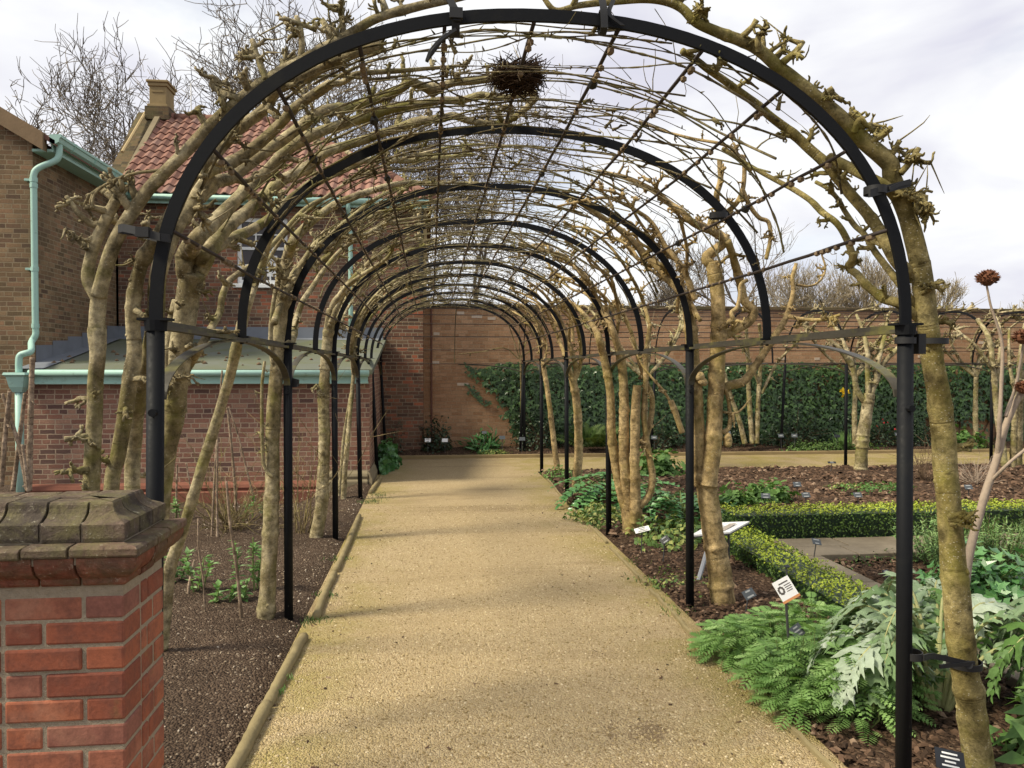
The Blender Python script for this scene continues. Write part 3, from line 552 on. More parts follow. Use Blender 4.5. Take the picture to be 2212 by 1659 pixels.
def pier_course(prof, t0, name, mat, ztop, wd=.102):
    m = MB()
    def seg(a, b_, axis, c0, c1):
        t = min(1, max(0, t0+RN.normal()*.25)); jz = RN.normal()*.0015; V = []
        for e, c in ((a, c0), (b_, c1)):
            for (o_, z_) in prof:
                if axis == 0: V.append((e+(o_ if c else 0), Y0-o_, z_+jz))
                else: V.append((X1+o_, e+((-o_ if c == 1 else o_) if c else 0), z_+jz))
        # inner back edge
        k = len(prof)
        F = [(i, i+1, k+i+1, k+i) for i in range(k-1)]
        F += [tuple(range(k))[::-1], tuple(range(k, 2*k))]
        m.add(V, F, t)
    e = X1; first = True
    while e > X0:
        a = max(X0, e-wd+.0035); seg(a, e if first else e-.0035, 0, 0, 1 if first else 0); e -= wd; first = False
    y = Y0; first = True; L = Y1-Y0; nb = 3
    for k in range(nb):
        a = lerp(Y0, Y1, k/nb)+(0 if k == 0 else .0035); b_ = lerp(Y0, Y1, (k+1)/nb)-(.0035 if k < nb-1 else 0); seg(a, b_, 1, 1 if k == 0 else 0, 2 if k == nb-1 else 0)
    return m.build(name, mat, pier, bevel=.004)
pier_course([(-.1, 1.036), (.004, 1.036), (.010, 1.043), (.010, 1.056), (.022, 1.064), (.034, 1.075), (.042, 1.088), (.046, 1.102), (.046, 1.117), (-.1, 1.117)], .4, 'cornice', PN, 1.1)
pier_course([(-.1, 1.118), (.050, 1.118), (.054, 1.124), (.054, 1.140), (.046, 1.146), (-.1, 1.150)], .9, 'ledge', PC, 1.1, .115)
pier_course([(-.1, 1.151), (.004, 1.151), (.006, 1.160), (.006, 1.196), (-.006, 1.203), (-.022, 1.211), (-.033, 1.220), (-.039, 1.232), (-.041, 1.242), (-.046, 1.247), (-.15, 1.247)], .25, 'cap', PC, 1.2)
m = MB(); xx = X0; 
while xx < X1-.06:
    for j in range(3):
        ya, yb = lerp(Y0+.05, Y1-.05, j/3), lerp(Y0+.05, Y1-.05, (j+1)/3)
        m.box(xx+.003, min(X1-.052, xx+.10)-.002, ya+.003, yb-.003, 1.20, 1.2475+RN.normal()*.0012, .4+RN.rand()*.4)
    xx += .102
m.build('cap_top', PC, pier, bevel=.004)
m = MB(); m.box(X0, X1-.052, Y0+.052, Y1-.052, 1.0, 1.2435); m.box(X0, X1+.04, Y0-.04, Y1+.04, 1.10, 1.139); m.box(X0, X1-.002, Y0+.002, Y1-.002, 1.035, 1.2); m.build('cap_mortar', PM, pier)
# ------------------------------------------------------------------ iron pergola (main tunnel)
AY = [2.62, 3.77, 4.95, 6.12, 7.30, 8.45, 9.60, 10.72, 11.82, 12.95, 14.02]
perg = thing('iron_pergola', 'black iron tunnel pergola of hoops over the gravel path', 'pergola', (TC, 2.62, 0))
def hoop(m, Y, w=.040, d=.014, a0=0, a1=180, k=56, fx=None):
    ps = []
    for i in range(k+1):
        a = lerp(a0, a1, i/k); p, q = T(a, Y, -w/2), T(a, Y, w/2)
        ps += [p+[0, -d/2, 0], q+[0, -d/2, 0], q+[0, d/2, 0], p+[0, d/2, 0]]
    if fx: ps = [fx(p) for p in ps]
    m.add(ps, [(i*4+j, i*4+(j+1) % 4, i*4+4+(j+1) % 4, i*4+4+j) for i in range(k) for j in range(4)]+[(0, 3, 2, 1), (k*4, k*4+1, k*4+2, k*4+3)])
XPL = {0: -.915, 2: -.893, 4: -.885, 6: -.86, 8: -.80, 10: -.80}
for i, Y in enumerate(AY):
    m = MB(); hoop(m, Y, fx=(lambda p: p*[1, 1, 0]+[0, 0, TZ+(p[2]-TZ)*1.03]) if i == 0 else None); a = m.build('arch', IRON, perg)
    if i % 2 == 0:
        for sx in (-1, 1):
            xb = XPL[i] if sx < 0 else 1.705; xt = TC+sx*TA; m = MB(); r_ = .0275 if i < 9 else .025
            m.tube([(xb+(.0 if sx < 0 else .015), Y, -.1), (xt, Y, TZ)], r_, 14); m.build('post', IRON, a, smooth=True)
            m = MB(); m.tube([(xt, Y, TZ-.03), (xt, Y, TZ+.004), (xt, Y, TZ+.005)], [.033, .036, .036], 14); m.box(xt-.05, xt+.05, Y-.03, Y+.03, TZ+.004, TZ+.012)
            m.build('collar', IRON, a); m = MB(); m.tube([(xt+sx*-.0, Y-.045, 1.46), (xt, Y+.0, 1.46)], .013, 8); m.build('bolt', IRON, a)
            for dy in ((1.15,) if i == 0 else (-1.15, 1.15) if i < 10 else (-1.08,)):
                if i == 8 and sx > 0 and False: continue
                m = MB(); k = 14; ps = []
                for j in range(k+1):
                    th = j/k*math.pi/2; y = Y+dy*(1-math.cos(th))*.98+math.copysign(.03, dy); z = 1.50+.235*math.sin(th)
                    nz, ny = math.sin(th+.0)*1, -math.cos(th)*math.copysign(1, dy)
                    ps += [(xt-.02, y, z), (xt+.02, y, z), (xt+.02, y-ny*.007, z-nz*.007), (xt-.02, y-ny*.007, z-nz*.007)]
                m.add(ps, [(q*4+j, q*4+(j+1) % 4, q*4+4+(j+1) % 4, q*4+4+j) for q in range(k) for j in range(4)]+[(0, 3, 2, 1)]); m.build('brace', IRONW, perg)
    else:
        for sx in (-1, 1):
            m = MB(); xt = TC+sx*TA; m.box(xt-.032, xt+.032, Y-.012, Y+.012, TZ-.006, TZ+.004); m.tube([(xt, Y, TZ-.035), (xt, Y, TZ)], .009, 6); m.build('foot_plate', IRON, a)
for sx in (-1, 1):
    xt = TC+sx*(TA+.004); m = MB(); m.box(xt-.018, xt+.018, AY[0], AY[-1], TZ-.022, TZ-.008); m.box(xt+sx*.013-.003, xt+sx*.013+.003, AY[0], AY[-1], TZ-.008, TZ+.012); m.build('rail', IRONW, perg)
RA = [A(d) for d in (167, 153.8, 140.3, 125.6, 110.2, 93.1, 76.4, 60.1, 44.3, 29.6, 15.4)]
for a in RA:
    m = MB(); ys = np.linspace(AY[0], AY[-1], 60); m.tube([T(a, y, -.018)+RN.normal(size=3)*.0012+[0, 0, (T(a, y)[2]-TZ)*.03*max(0, 1-(y-AY[0])/1.15)] for y in ys], .0075, 6); m.build('rod', RODM, perg, smooth=True)
m = MB()
for a in RA:
    for k in range(42):
        Y = AY[0]+.1+11*RN.rand()**1.5; c = T(a, Y, -.018); m.tube([c+[0, -.012, 0], c+[0, 0, .002], c+[0, .012, 0]], [.009, .013, .009], 6)
        if RN.rand() < .5:
            e = c; pts = [e]
            for j in range(3): e = e+np.array([RN.normal()*.01, RN.normal()*.012, RN.normal()*.012-.004]); pts.append(e)
            m.tube(pts, .0015, 3)
tw = m.build('twine_ties', plain('grey_twine', (.20, .15, .10), .95, .1, .5, 30), perg); tw['kind'] = 'stuff'
for a in (RA[2], RA[3], RA[6], RA[9]):
    for k in range(2):
        m = MB(); Y = AY[k]+RN.uniform(.35, .9); c = T(a, Y, -.018); m.tube([c+[0, -.03, 0], c+[0, 0, -.004], c+[0, .03, 0]], [.012, .02, .012], 8); m.build('rubber_sleeve', RUBBER, perg)
# ------------------------------------------------------------------ cross pergola along the back wall
cp = thing('iron_pergola', 'second iron pergola running along the back wall towards the right', 'pergola', (6, 12.9, 0))
CYF, CYB = 11.85, 14.02; CC = (CYF+CYB)/2; CA = (CYB-CYF)/2; CZ = 1.70; CB = .93
def TX(a, X, off=0):
    c, s = math.cos(rad(a)), math.sin(rad(a)); return np.array([X, CC-(CA+off)*math.copysign(abs(c)**(2/TN), c), CZ+(CB+off)*abs(s)**(2/TN)])
CX = [4.18, 6.72, 9.27, 11.8, 14.3]
def chop(m, X, a0, a1, w=.04, d=.012, k=30):
    ps = []
    for i in range(k+1):
        a = lerp(a0, a1, i/k); p, q = TX(a, X, -w/2), TX(a, X, w/2); ps += [p+[-d/2, 0, 0], q+[-d/2, 0, 0], q+[d/2, 0, 0], p+[d/2, 0, 0]]
    m.add(ps, [(i*4+j, i*4+(j+1) % 4, i*4+4+(j+1) % 4, i*4+4+j) for i in range(k) for j in range(4)])
xs = [.44, 1.70]+[x for q in CX for x in (q-1.25, q)]
for X in xs:
    m = MB(); chop(m, X, (88 if X < 1 else 0), 180); a = m.build('arch', IRON if X > 1 else IRONW, cp)
    if X in CX or X == 1.70:
        for Y in ((CYF, CYB) if X != 1.70 else (CYB,)):
            m = MB(); m.tube([(X-(.06 if X < 2 else .08 if Y == CYB else 0), Y, -.05), (X, Y, CZ)], .026, 10); m.build('post', IRON, a, smooth=True)
            for dx in (-1.2, 1.2):
                m = MB(); k = 10; pp = [(X+dx*(1-math.cos(j/k*math.pi/2)), Y, CZ-.2+.19*math.sin(j/k*math.pi/2)) for j in range(k+1)]; m.tube(pp, .010, 6); m.build('brace', IRONW, cp)
for a in (0, 14, 30, 48, 66, 90, 114, 132, 150, 166, 180):
    x0 = 1.70 if a < 90 else -.80; ps = [TX(a, x, -.01) for x in np.linspace(x0, 15, 30)]
    m = MB(); m.tube(ps, .0075, 5); m.build('rod', RODM, cp)
# ------------------------------------------------------------------ tree tools
def spur(m, p, d, size, rng=RN, twig=None, n=None):
    d = unit(d); p = np.asarray(p, float); q = p; pts = [p-d*size*.15]; r0 = size*.165
    dd = d
    for j in range(3): dd = unit(dd+rv()*.35); q = q+dd*size*.33; pts.append(q)
    m.tube(pts, np.array([1.3, 1.0, .85, .95])*r0, 6, True, wob=.25)
    for j in range(n if n is not None else RN.randint(3, 7)):
        b = pts[RN.randint(1, 4)]; e = unit(d*.5+rv()); L = size*RN.uniform(.25, .65); c1 = b+e*L*.5; c2 = c1+unit(e+rv()*.9)*L*.5
        m.tube([b, c1, c2], np.array([.6, .55, .5])*r0*RN.uniform(.7, 1.2), 5, True)
        for q_ in range(RN.randint(0, 3)):
            e2 = unit(e+rv()*.9); m.tube([c2, c2+e2*size*.14, c2+e2*size*.26], [r0*.4, r0*.42, r0*.2], 5, True)
    if twig is not None and RN.rand() < .3:
        e = unit(d+rv()*.6); q = pts[-1]; pp = [q]
        for j in range(3): e = unit(e+rv()*.15+np.array([0, 0, .1])); q = q+e*size*RN.uniform(.5, 1.0); pp.append(q)
        twig.tube(pp, [.004, .003, .0025, .001], 4)
def lump(m, p, r):
    p = np.asarray(p); d = rv(); m.tube([p-d*r, p-d*r*.5, p, p+d*r*.5, p+d*r], np.array([.3, .9, 1, .8, .3])*r, 7, True, wob=.3)
def pts3(spec, off=.05):
    out = []
    for q in spec: out.append(P(*q) if len(q) == 3 else S(q[0], q[1], off))
    return out
def knobbly(p, r0, r1, kn=3.0, amp=.22, taper=1.0):
    L = np.concatenate([[0], np.cumsum(np.linalg.norm(np.diff(p, axis=0), axis=1))]); r = r0+(r1-r0)*(L/L[-1])**taper
    for k in range(max(1, int(L[-1]*kn))):
        c = RN.rand()*L[-1]; w = RN.uniform(.010, .03); r = r*(1+amp*RN.uniform(.3, 1)*np.exp(-((L-c)/w)**2))
    return r, L
def limb(m, pts, r0, r1, n=9, spurs=0, ssize=.06, twig=None, k=10, amp=.18, kn=4, up=None, lumps=0, wob=.06, taper=1.0, sp0=.12, sp1=1):
    p = crv(pts, k); seg = np.linalg.norm(np.diff(p, axis=0), axis=1).sum()
    nn = max(len(p), min(220, int(seg/.014))); Lp = np.concatenate([[0], np.cumsum(np.linalg.norm(np.diff(p, axis=0), axis=1))]); s = np.linspace(0, Lp[-1], nn)
    p = np.stack([np.interp(s, Lp, p[:, i]) for i in range(3)], 1)
    r, L = knobbly(p, r0, r1, kn, amp, taper); m.tube(p, r, n, True, t0=RN.rand()*20, wob=wob)
    for q in range(spurs):
        i = int(RN.uniform(sp0, sp1)*(nn-1)); d = unit(p[min(i+1, nn-1)]-p[max(0, i-1)]); e = rv(); e = unit(e-d*np.dot(e, d))
        if up is not None: e = unit(e*.75+np.asarray(up)*1.0); 
        spur(m, p[i]+e*r[i]*.6, e, ssize*RN.uniform(.6, 1.3), twig=twig)
    for q in range(lumps):
        i = int(RN.rand()*(nn-1)); d = unit(p[min(i+1, nn-1)]-p[max(0, i-1)]); e = rv(); e = unit(e-d*np.dot(e, d)); lump(m, p[i]+e*r[i]*.75, r[i]*RN.uniform(.22, .42))
    return p
def shoot(m, pts, r0=.006, r1=.002, k=6):
    pts = [np.asarray(q)+(RN.normal(size=3)*.013 if 0 < i_ < len(pts)-1 else 0) for i_, q in enumerate(pts)]; p = crv(pts, k); nn = len(p); L = np.linalg.norm(np.diff(p, axis=0), axis=1).sum(); s = max(nn, int(L/.02))
    Lp = np.concatenate([[0], np.cumsum(np.linalg.norm(np.diff(p, axis=0), axis=1))]); ss = np.linspace(0, Lp[-1], s); p = np.stack([np.interp(ss, Lp, p[:, i]) for i in range(3)], 1)
    r = np.linspace(r0, r1, s)*(1+.5*(RN.rand(s) < .16)); m.tube(p, r, 5, True)
    for i in range(2, s-1):
        if RN.rand() < .09:
            d = unit(p[i+1]-p[i-1]); e = unit(rv()+d*.5); m.tube([p[i], p[i]+e*.010, p[i]+e*.022], [.0035, .003, .001], 4)
        if RN.rand() < .022:
            e = unit(rv()+unit(p[i+1]-p[i-1])*.9); c = p[i]; q_ = [c]; L_ = RN.uniform(.05, .22)
            for j in range(3): e = unit(e+rv()*.4); c = c+e*L_/3; q_.append(c)
            m.tube(q_, [r[i]*.7, r[i]*.6, r[i]*.5, .0015], 4)
        if RN.rand() < .016: spur(m, p[i], rv()+np.array([0, 0, .5]), .04)
class Tree:
    def __init__(s, label, loc, mat, group='trees trained over the iron tunnel', name='trained_tree'):
        s.o = thing(name, label, 'tree', loc, group); s.mat = mat; s.tr = MB(); s.br = []; s.sh = MB(); s.tw = MB()
    def trunk(s, spec, r0, r1, **k): k.setdefault('lumps', 10); k.setdefault('n', 14); return limb(s.tr, pts3(spec) if not isinstance(spec[0], np.ndarray) else spec, r0, r1, **k)
    def branch(s, spec, r0, r1, **k):
        m = MB(); k.setdefault('spurs', 6); k.setdefault('twig', m); p = limb(m, pts3(spec) if not isinstance(spec[0], np.ndarray) else spec, r0, r1, **k); s.br.append(m); return p
    def end(s):
        s.tr.build('trunk', s.mat, s.o, smooth=True)
        for m in s.br: m.build('branch', s.mat, s.o, smooth=True)
        if s.sh.n or s.tw.n:
            for q in (s.tw,):
                s.sh.v += q.v; s.sh.f += [tuple(i+s.sh.n for i in f) for f in q.f]; s.sh.t += q.t; s.sh.n += q.n
            s.sh.build('twigs', BK_T, s.o, smooth=True)
def gz(x, y): return G(x, y, 0.0)
def crown(t, Y, s, n, y0, y1, tr=.020, dens=12, top=None):
    sg = lambda a: a if s < 0 else 180-a
    for k in range(n):
        ya = Y+RN.normal()*.15; yb = RN.uniform(y0, y1); a0 = RN.uniform(165, 176); a1 = RN.uniform(95, 135); pts = []
        for j in range(7):
            f = j/6; pts.append(T(sg(lerp(a0, a1, f)), max(2.72, lerp(ya, yb, f)), .05)+RN.normal(size=3)*.035*(.3+f))
        t.branch(pts, tr*RN.uniform(.7, 1.1), .007, spurs=dens, ssize=.065, up=(0, 0, .5), amp=.25)
# ------------------------------------------------------------------ left trees
t = Tree('moss-yellow trunk just left of the gate pier corner, forking at eave height', P(195, 1300, 2.78)*[1, 1, 0], BK_L)
t.trunk([(190, 1330, 2.80), (193, 1200, 2.80), (197, 1050, 2.80), (203, 930, 2.80), (206, 830, 2.80), (211, 763, 2.78), (210, 690, 2.78), (214, 633, 2.76)], .028, .025, spurs=9, ssize=.06, up=(-.6, -.2, .1), twig=t.tr)
t.branch([(212, 650, 2.76), (192, 609, 2.76), (194, 567, 2.76), (211, 514, 2.76), (232, 469, 2.76), (252, 432, 2.76)], .020, .019, spurs=3)
for q in range(6): spur(t.br[-1], P(250, 436, 2.76), np.array([RN.normal()*.5, 0, 1]), .07)
t.branch([(216, 486, 2.76), (195, 482, 2.76), (170, 462, 2.74), (155, 440, 2.74), (143, 424, 2.74)], .013, .007, spurs=6, ssize=.04)
t.branch([(208, 540, 2.76), (185, 535, 2.76), (165, 514, 2.76), (158, 505, 2.76)], .011, .006, spurs=6, ssize=.04)
t.branch([(213, 640, 2.76), (226, 588, 2.74), (242, 540, 2.72), (262, 497, 2.72), (288, 455, 2.72), (322, 408, 2.71), (362, 366, 2.70), (401, 329, 2.70), (440, 288, 2.70), (500, 230, 2.70), (577, 172, 2.70), (656, 128, 2.69), (758, 71, 2.69), (817, 39, 2.69), (906, 13, 2.69), (985, -4, 2.69), (1080, -30, 2.69)], .024, .013, spurs=16, ssize=.065, up=(-.35, -.1, 1.0))
for (sx, sy, pts) in ((650, 125, [(650, 125), (652, 95), (648, 60), (640, 35)]), (560, 165, [(575, 172), (562, 140), (552, 110), (545, 85)]), (738, 60, [(742, 75), (738, 40), (735, 10)]), (520, 210, [(520, 215), (480, 200), (458, 185), (462, 165)])):
    t.branch([(a, b_, 2.69) for a, b_ in pts], .012, .008, spurs=7, ssize=.045, sp0=.4)
t.branch([(198, 449, 2.70), (205, 420, 2.70), (235, 395, 2.70), (290, 375, 2.70), (345, 368, 2.70)], .004, .006, spurs=0)
t.end()
t = Tree('leaning pale trunk behind the gate pier, second from the left', P(241, 1300, 2.95)*[1, 1, 0], BK_L)
t.trunk([(236, 1300, 2.95), (241, 1052, 2.95), (255, 989, 2.95), (268, 906, 2.95), (281, 823, 2.94), (291, 757, 2.93), (287, 708, 2.92), (286, 668, 2.90), (296, 607, 2.88), (308, 560, 2.85)], .029, .024, spurs=7, ssize=.055, up=(-.4, -.3, 0), twig=t.tr)
t.branch([(306, 567, 2.86), (335, 520, 2.80), (367, 470), (401, 400), (441, 350), (465, 329), (520, 275), (575, 232), (597, 195), (654, 167), (716, 137), (775, 113), (826, 98)], .026, .016, spurs=13, up=(0, 0, .4))
t.branch([(310, 565, 2.9), (322, 545, 2.88), (320, 500, 2.88), (310, 480, 2.86)], .013, .012, spurs=6, ssize=.05)
t.branch([(306, 565, 2.9), (298, 560, 2.85), (270, 572, 2.85), (250, 573, 2.85)], .006, .003, spurs=2, ssize=.03)
t.end()
t = Tree('slim upright trunk behind the first left post, its limb sawn off', P(285, 1300, 3.1)*[1, 1, 0], BK_L)
t.trunk([(284, 1300, 3.2), (286, 1052, 3.2), (289, 956, 3.2), (300, 860, 3.1), (322, 770, 3.0), (336, 690, 2.95), (339, 620, 2.9)], .028, .030, spurs=4, ssize=.05, twig=t.tr)
t.branch([(339, 625, 2.9), (347, 573), (367, 519), (388, 477), (415, 443), (436, 408), (457, 382)], .030, .027, spurs=3)
m_ = MB(); e = t.br[-1]
t.branch([(432, 425), (460, 395), (500, 385), (520, 369), (573, 329), (618, 297), (657, 268), (698, 240), (758, 232), (826, 211), (868, 190), (886, 178), (906, 184), (936, 193), (981, 178), (1025, 175), (1100, 165)], .026, .015, spurs=14, up=(0, 0, .5), amp=.3)
t.branch([(440, 375), (470, 360), (500, 350), (560, 310), (610, 262), (640, 230), (700, 190), (715, 180)], .024, .018, spurs=6, up=(0, 0, .5))
t.branch([(715, 180), (740, 178), (770, 160), (830, 155), (900, 150), (1000, 140), (1020, 120)], .012, .005, spurs=6, ssize=.04)
t.end()
t = Tree('stout knuckled trunk right of the first left post, splitting into thick limbs', P(347, 1300, 3.3)*[1, 1, 0], BK_L)
t.trunk([(340, 1180, 3.35), (347, 1081, 3.35), (357, 989, 3.35), (375, 906, 3.32), (384, 823, 3.3), (391, 752, 3.3), (399, 690, 3.28), (407, 633, 3.25), (415, 588, 3.22)], .037, .046, spurs=10, ssize=.06, lumps=12, up=(-.3, -.6, 0), sp0=.5, twig=t.tr)
t.branch([(402, 600, 3.25), (397, 580, 3.2), (404, 548, 3.2), (423, 519), (454, 488), (489, 453), (520, 422), (550, 395), (579, 369), (615, 330), (657, 300), (698, 283), (758, 262), (802, 250), (847, 235), (906, 226), (954, 217), (996, 217), (1040, 205), (1075, 212), (1160, 200)], .033, .013, spurs=15, up=(0, 0, .5), amp=.28)
t.branch([(425, 600, 3.25), (433, 570, 3.25), (440, 550, 3.2), (460, 535), (481, 525), (513, 511), (544, 496), (576, 477), (600, 455), (633, 425), (680, 390), (720, 368), (758, 351), (826, 345), (880, 348), (936, 342), (1025, 333)], .030, .010, spurs=14, up=(0, 0, .5))
t.branch([(430, 590, 3.25), (452, 545), (481, 500), (507, 477), (534, 456), (579, 416), (609, 390), (657, 366), (683, 345), (710, 327), (776, 306), (814, 291), (862, 277), (906, 262), (954, 256), (981, 250), (1019, 262), (1085, 265), (1130, 240), (1160, 210)], .032, .012, spurs=16, up=(0, 0, .5), amp=.28)
t.branch([(352, 950, 3.35), (360, 850, 3.4), (362, 763, 3.4), (372, 700, 3.4), (385, 650, 3.38)], .026, .024, spurs=4)
t.branch([(345, 905, 3.35), (364, 870, 3.5), (403, 800, 3.6), (430, 754), (459, 705), (475, 673), (480, 641), (494, 609), (512, 593), (560, 560), (600, 515), (660, 450), (720, 420)], .020, .010, spurs=10)
t.branch([(500, 440), (600, 400), (690, 310), (770, 270), (860, 255)], .006, .003, spurs=1)
t.end()
t = Tree('long slender mossy stem leaning right across the left bed', G(352, 1400), BK_L)
t.trunk([(350, 1400, 4.42), (357, 1330, 4.4), (367, 1230, 4.35), (400, 1130, 4.3), (430, 1030, 4.25), (455, 950, 4.2), (477, 880, 4.15), (500, 800, 4.05), (512, 742, 3.98), (528, 683, 3.95)], .034, .024, lumps=8)
t.branch([(526, 690, 3.95), (541, 641, 3.92), (557, 596), (570, 560), (589, 498), (630, 430), (690, 395), (760, 360), (840, 330)], .022, .010, spurs=9, up=(0, 0, .4))
t.branch([(541, 640, 3.9), (580, 560), (640, 480), (740, 400), (850, 350), (960, 320), (1050, 310)], .010, .006, spurs=5)
t.end()
t = Tree('thick split-barked trunk beside the second left post', G(572, 1351), BK_L)
t.trunk([(570, 1362, 4.95), (573, 1345, 4.95), (579, 1260, 4.95), (584, 1151, 4.95), (588, 1041, 4.95), (589, 932, 4.95), (593, 860, 4.95), (597, 813, 4.95), (600, 761, 4.95), (605, 708, 4.95), (608, 668, 4.93), (610, 628, 4.9)], .062, .040, lumps=10, n=16, taper=.35)
t.branch([(610, 640, 4.9), (612, 600, 4.88), (621, 555, 4.85), (632, 525), (650, 500), (690, 465), (740, 435), (810, 410), (880, 395), (960, 400)], .036, .012, spurs=12, up=(0, 0, .4))
t.branch([(608, 680, 4.93), (625, 645, 4.95), (642, 610), (658, 585), (690, 545), (740, 500), (800, 470), (880, 445), (960, 435)], .024, .010, spurs=10)
t.branch([(604, 760, 4.95), (630, 734, 5.0), (640, 690), (652, 655), (675, 620), (706, 575), (750, 530), (830, 485), (930, 465)], .028, .010, spurs=10, up=(0, 0, .4))
crown(t, 4.95, -1, 5, 4.2, 6.0, .024, 12)
t.branch([(590, 1030, 4.9), (577, 1020, 4.9), (568, 990, 4.9), (566, 900, 4.88), (566, 830, 4.88), (572, 780, 4.88)], .012, .009, spurs=7, ssize=.04)
t.branch([(598, 850, 4.95), (585, 740, 4.9), (590, 660, 4.85), (600, 600, 4.8), (600, 560)], .016, .010, spurs=10)
t.end()
t = Tree('smooth grey trunk beside the third left post, curving at its foot', G(681, 1169), BK_L)
t.trunk([(679, 1176, 7.3), (683, 1160, 7.3), (694, 1096, 7.3), (698, 1023, 7.3), (701, 951, 7.3), (699, 893, 7.3), (700, 840, 7.3), (703, 787, 7.3), (706, 747, 7.28), (711, 708, 7.25), (716, 668, 7.2)], .072, .045, lumps=12, n=14, taper=.4)
t.branch([(715, 680, 7.2), (722, 655, 7.15), (734, 640), (750, 618), (775, 590), (800, 565), (850, 530), (910, 515)], .036, .012, spurs=14, up=(0, 0, .4))
t.branch([(712, 700, 7.25), (725, 690, 7.3), (745, 650), (775, 610), (820, 575), (880, 550)], .026, .010, spurs=12)
t.branch([(706, 750, 7.28), (735, 700, 7.5), (752, 665), (790, 615), (850, 570)], .020, .010, spurs=12)
crown(t, 7.3, -1, 4, 6.0, 8.6, .024, 12)
t.branch([(700, 860, 7.28), (690, 840, 7.2), (683, 830, 7.2)], .012, .008, spurs=6, ssize=.05)
t.end()
def auto_tree(label, Y, x0, side, r, mat, nl=5, lean=.15, tr=.03, dens=12):
    t = Tree(label, (x0, Y, 0), mat); s = side; top = T(180 if s < 0 else 0, Y+RN.normal()*.1, .06, 1.55)
    base = np.array([x0, Y, -.02]); mid = lerp(base, top, .5)+np.array([RN.normal()*.03, RN.normal()*.05, 0])
    t.trunk([base, lerp(base, mid, .4)+rv()*.015, mid, top], r*1.25, r*.8)
    for k in range(nl):
        y1 = Y+(k-(nl-1)/2)*.38+RN.normal()*.1; a1 = RN.uniform(95, 125); sgn = lambda a: a if s < 0 else 180-a
        pts = [top, T(sgn(172), lerp(Y, y1, .35), .05), T(sgn(155), lerp(Y, y1, .7), .045), T(sgn(138), y1, .04), T(sgn((138+a1)/2), y1+RN.normal()*.08, .05), T(sgn(a1), y1+RN.normal()*.1, .05)]
        t.branch(pts, tr, .010, spurs=dens, ssize=.07, up=(0, 0, .4))
    t.end()
auto_tree('thin pale trunk by the fourth left post before the low brick corner', 9.55, -1.06, -1, .028, BK_L)
auto_tree('slender slanting stem behind the fourth left post against the brick wall', 9.9, -1.16, -1, .02, BK_L, 4)
# ------------------------------------------------------------------ right trees
t = Tree('tall olive trunk at the right edge arching over the nearest hoop', (2.12, 2.75, 0), BK_N)
t.trunk([(2128, 1720, 2.78), (2116, 1659, 2.78), (2097, 1525, 2.78), (2079, 1414, 2.78), (2067, 1302, 2.78), (2059, 1209, 2.78), (2051, 1116, 2.78), (2045, 1042, 2.78), (2038, 946, 2.78), (2026, 846, 2.77), (2013, 764, 2.76), (2003, 698, 2.74), (1996, 632, 2.73), (1987, 566, 2.72)], .057, .037, lumps=22, n=18, amp=.12, k=12, taper=.8)
for q in range(6): spur(t.tr, P(2000+RN.normal()*6, 632+RN.normal()*14, 2.70), (RN.normal(), -1, .2), .05)
for q in range(7): spur(t.tr, P(2062+RN.normal()*10, 1122+RN.normal()*8, 2.72), (.7, -.5, .2), .06)
for q in range(3): spur(t.tr, P(2068+RN.normal()*5, 960+RN.normal()*6, 2.76), (.7, -.2, .2), .05)
for q in range(3): spur(t.tr, P(2030+RN.normal()*5, 685+RN.normal()*8, 2.74), (1, -.2, 0), .05)
t.branch([(1988, 570, 2.72), (1977, 527, 2.72), (1962, 470, 2.72), (1940, 418, 2.72), (1927, 382, 2.71), (1924, 356, 2.70), (1904, 336, 2.70), (1871, 309, 2.70), (1838, 276, 2.70), (1795, 236, 2.70), (1751, 200, 2.70), (1707, 164, 2.70), (1678, 142, 2.70), (1646, 113, 2.70), (1609, 91, 2.70), (1548, 68, 2.69), (1503, 48, 2.69), (1473, 18, 2.69), (1438, 3, 2.69), (1390, -2, 2.69), (1327, 3, 2.69), (1250, 12, 2.68), (1200, 22, 2.68), (1170, -10, 2.68)], .037, .008, n=14, spurs=16, ssize=.06, up=(.45, -.1, .8), lumps=12, amp=.16, k=8, taper=1.0)
for (bx, by, ex, ey, nn) in ((1500, 42, 1530, 20, 7), (1640, 110, 1640, 70, 3), (1690, 135, 1735, 90, 4), (1775, 215, 1800, 190, 5), (1845, 285, 1860, 255, 4), (1880, 305, 1925, 275, 6), (1945, 375, 1985, 320, 7), (1965, 430, 2000, 425, 9), (1975, 450, 2015, 455, 8)):
    a, b_ = P(bx, by, 2.68), P(ex, ey, 2.66); m = MB(); limb(m, [a, lerp(a, b_, .5)+rv()*.01, b_], .013, .009, spurs=nn, ssize=.05, sp0=.3, twig=m); t.br.append(m)
t.branch([(1975, 600, 2.76), (1935, 560), (1900, 498), (1871, 458), (1831, 411), (1795, 364), (1747, 320), (1711, 287), (1664, 251), (1635, 226), (1591, 193), (1562, 172), (1530, 150), (1506, 131), (1473, 110)], .026, .012, spurs=9, up=(.3, 0, .5), n=11)
t.branch([(1950, 440, 2.74), (1915, 405), (1870, 380), (1824, 357), (1790, 340)], .022, .019, spurs=5)
t.branch([(1990, 680, 2.76), (1937, 605), (1907, 567), (1889, 542), (1867, 506), (1846, 487), (1824, 455), (1809, 429), (1787, 407), (1762, 393)], .016, .008, spurs=7, ssize=.05)
t.branch([(1992, 690, 2.76), (1940, 655), (1911, 645), (1874, 618), (1851, 592), (1832, 577), (1842, 557), (1831, 520), (1809, 484), (1776, 458), (1751, 433), (1711, 407), (1689, 396), (1640, 370), (1560, 320)], .020, .008, spurs=7, ssize=.05)
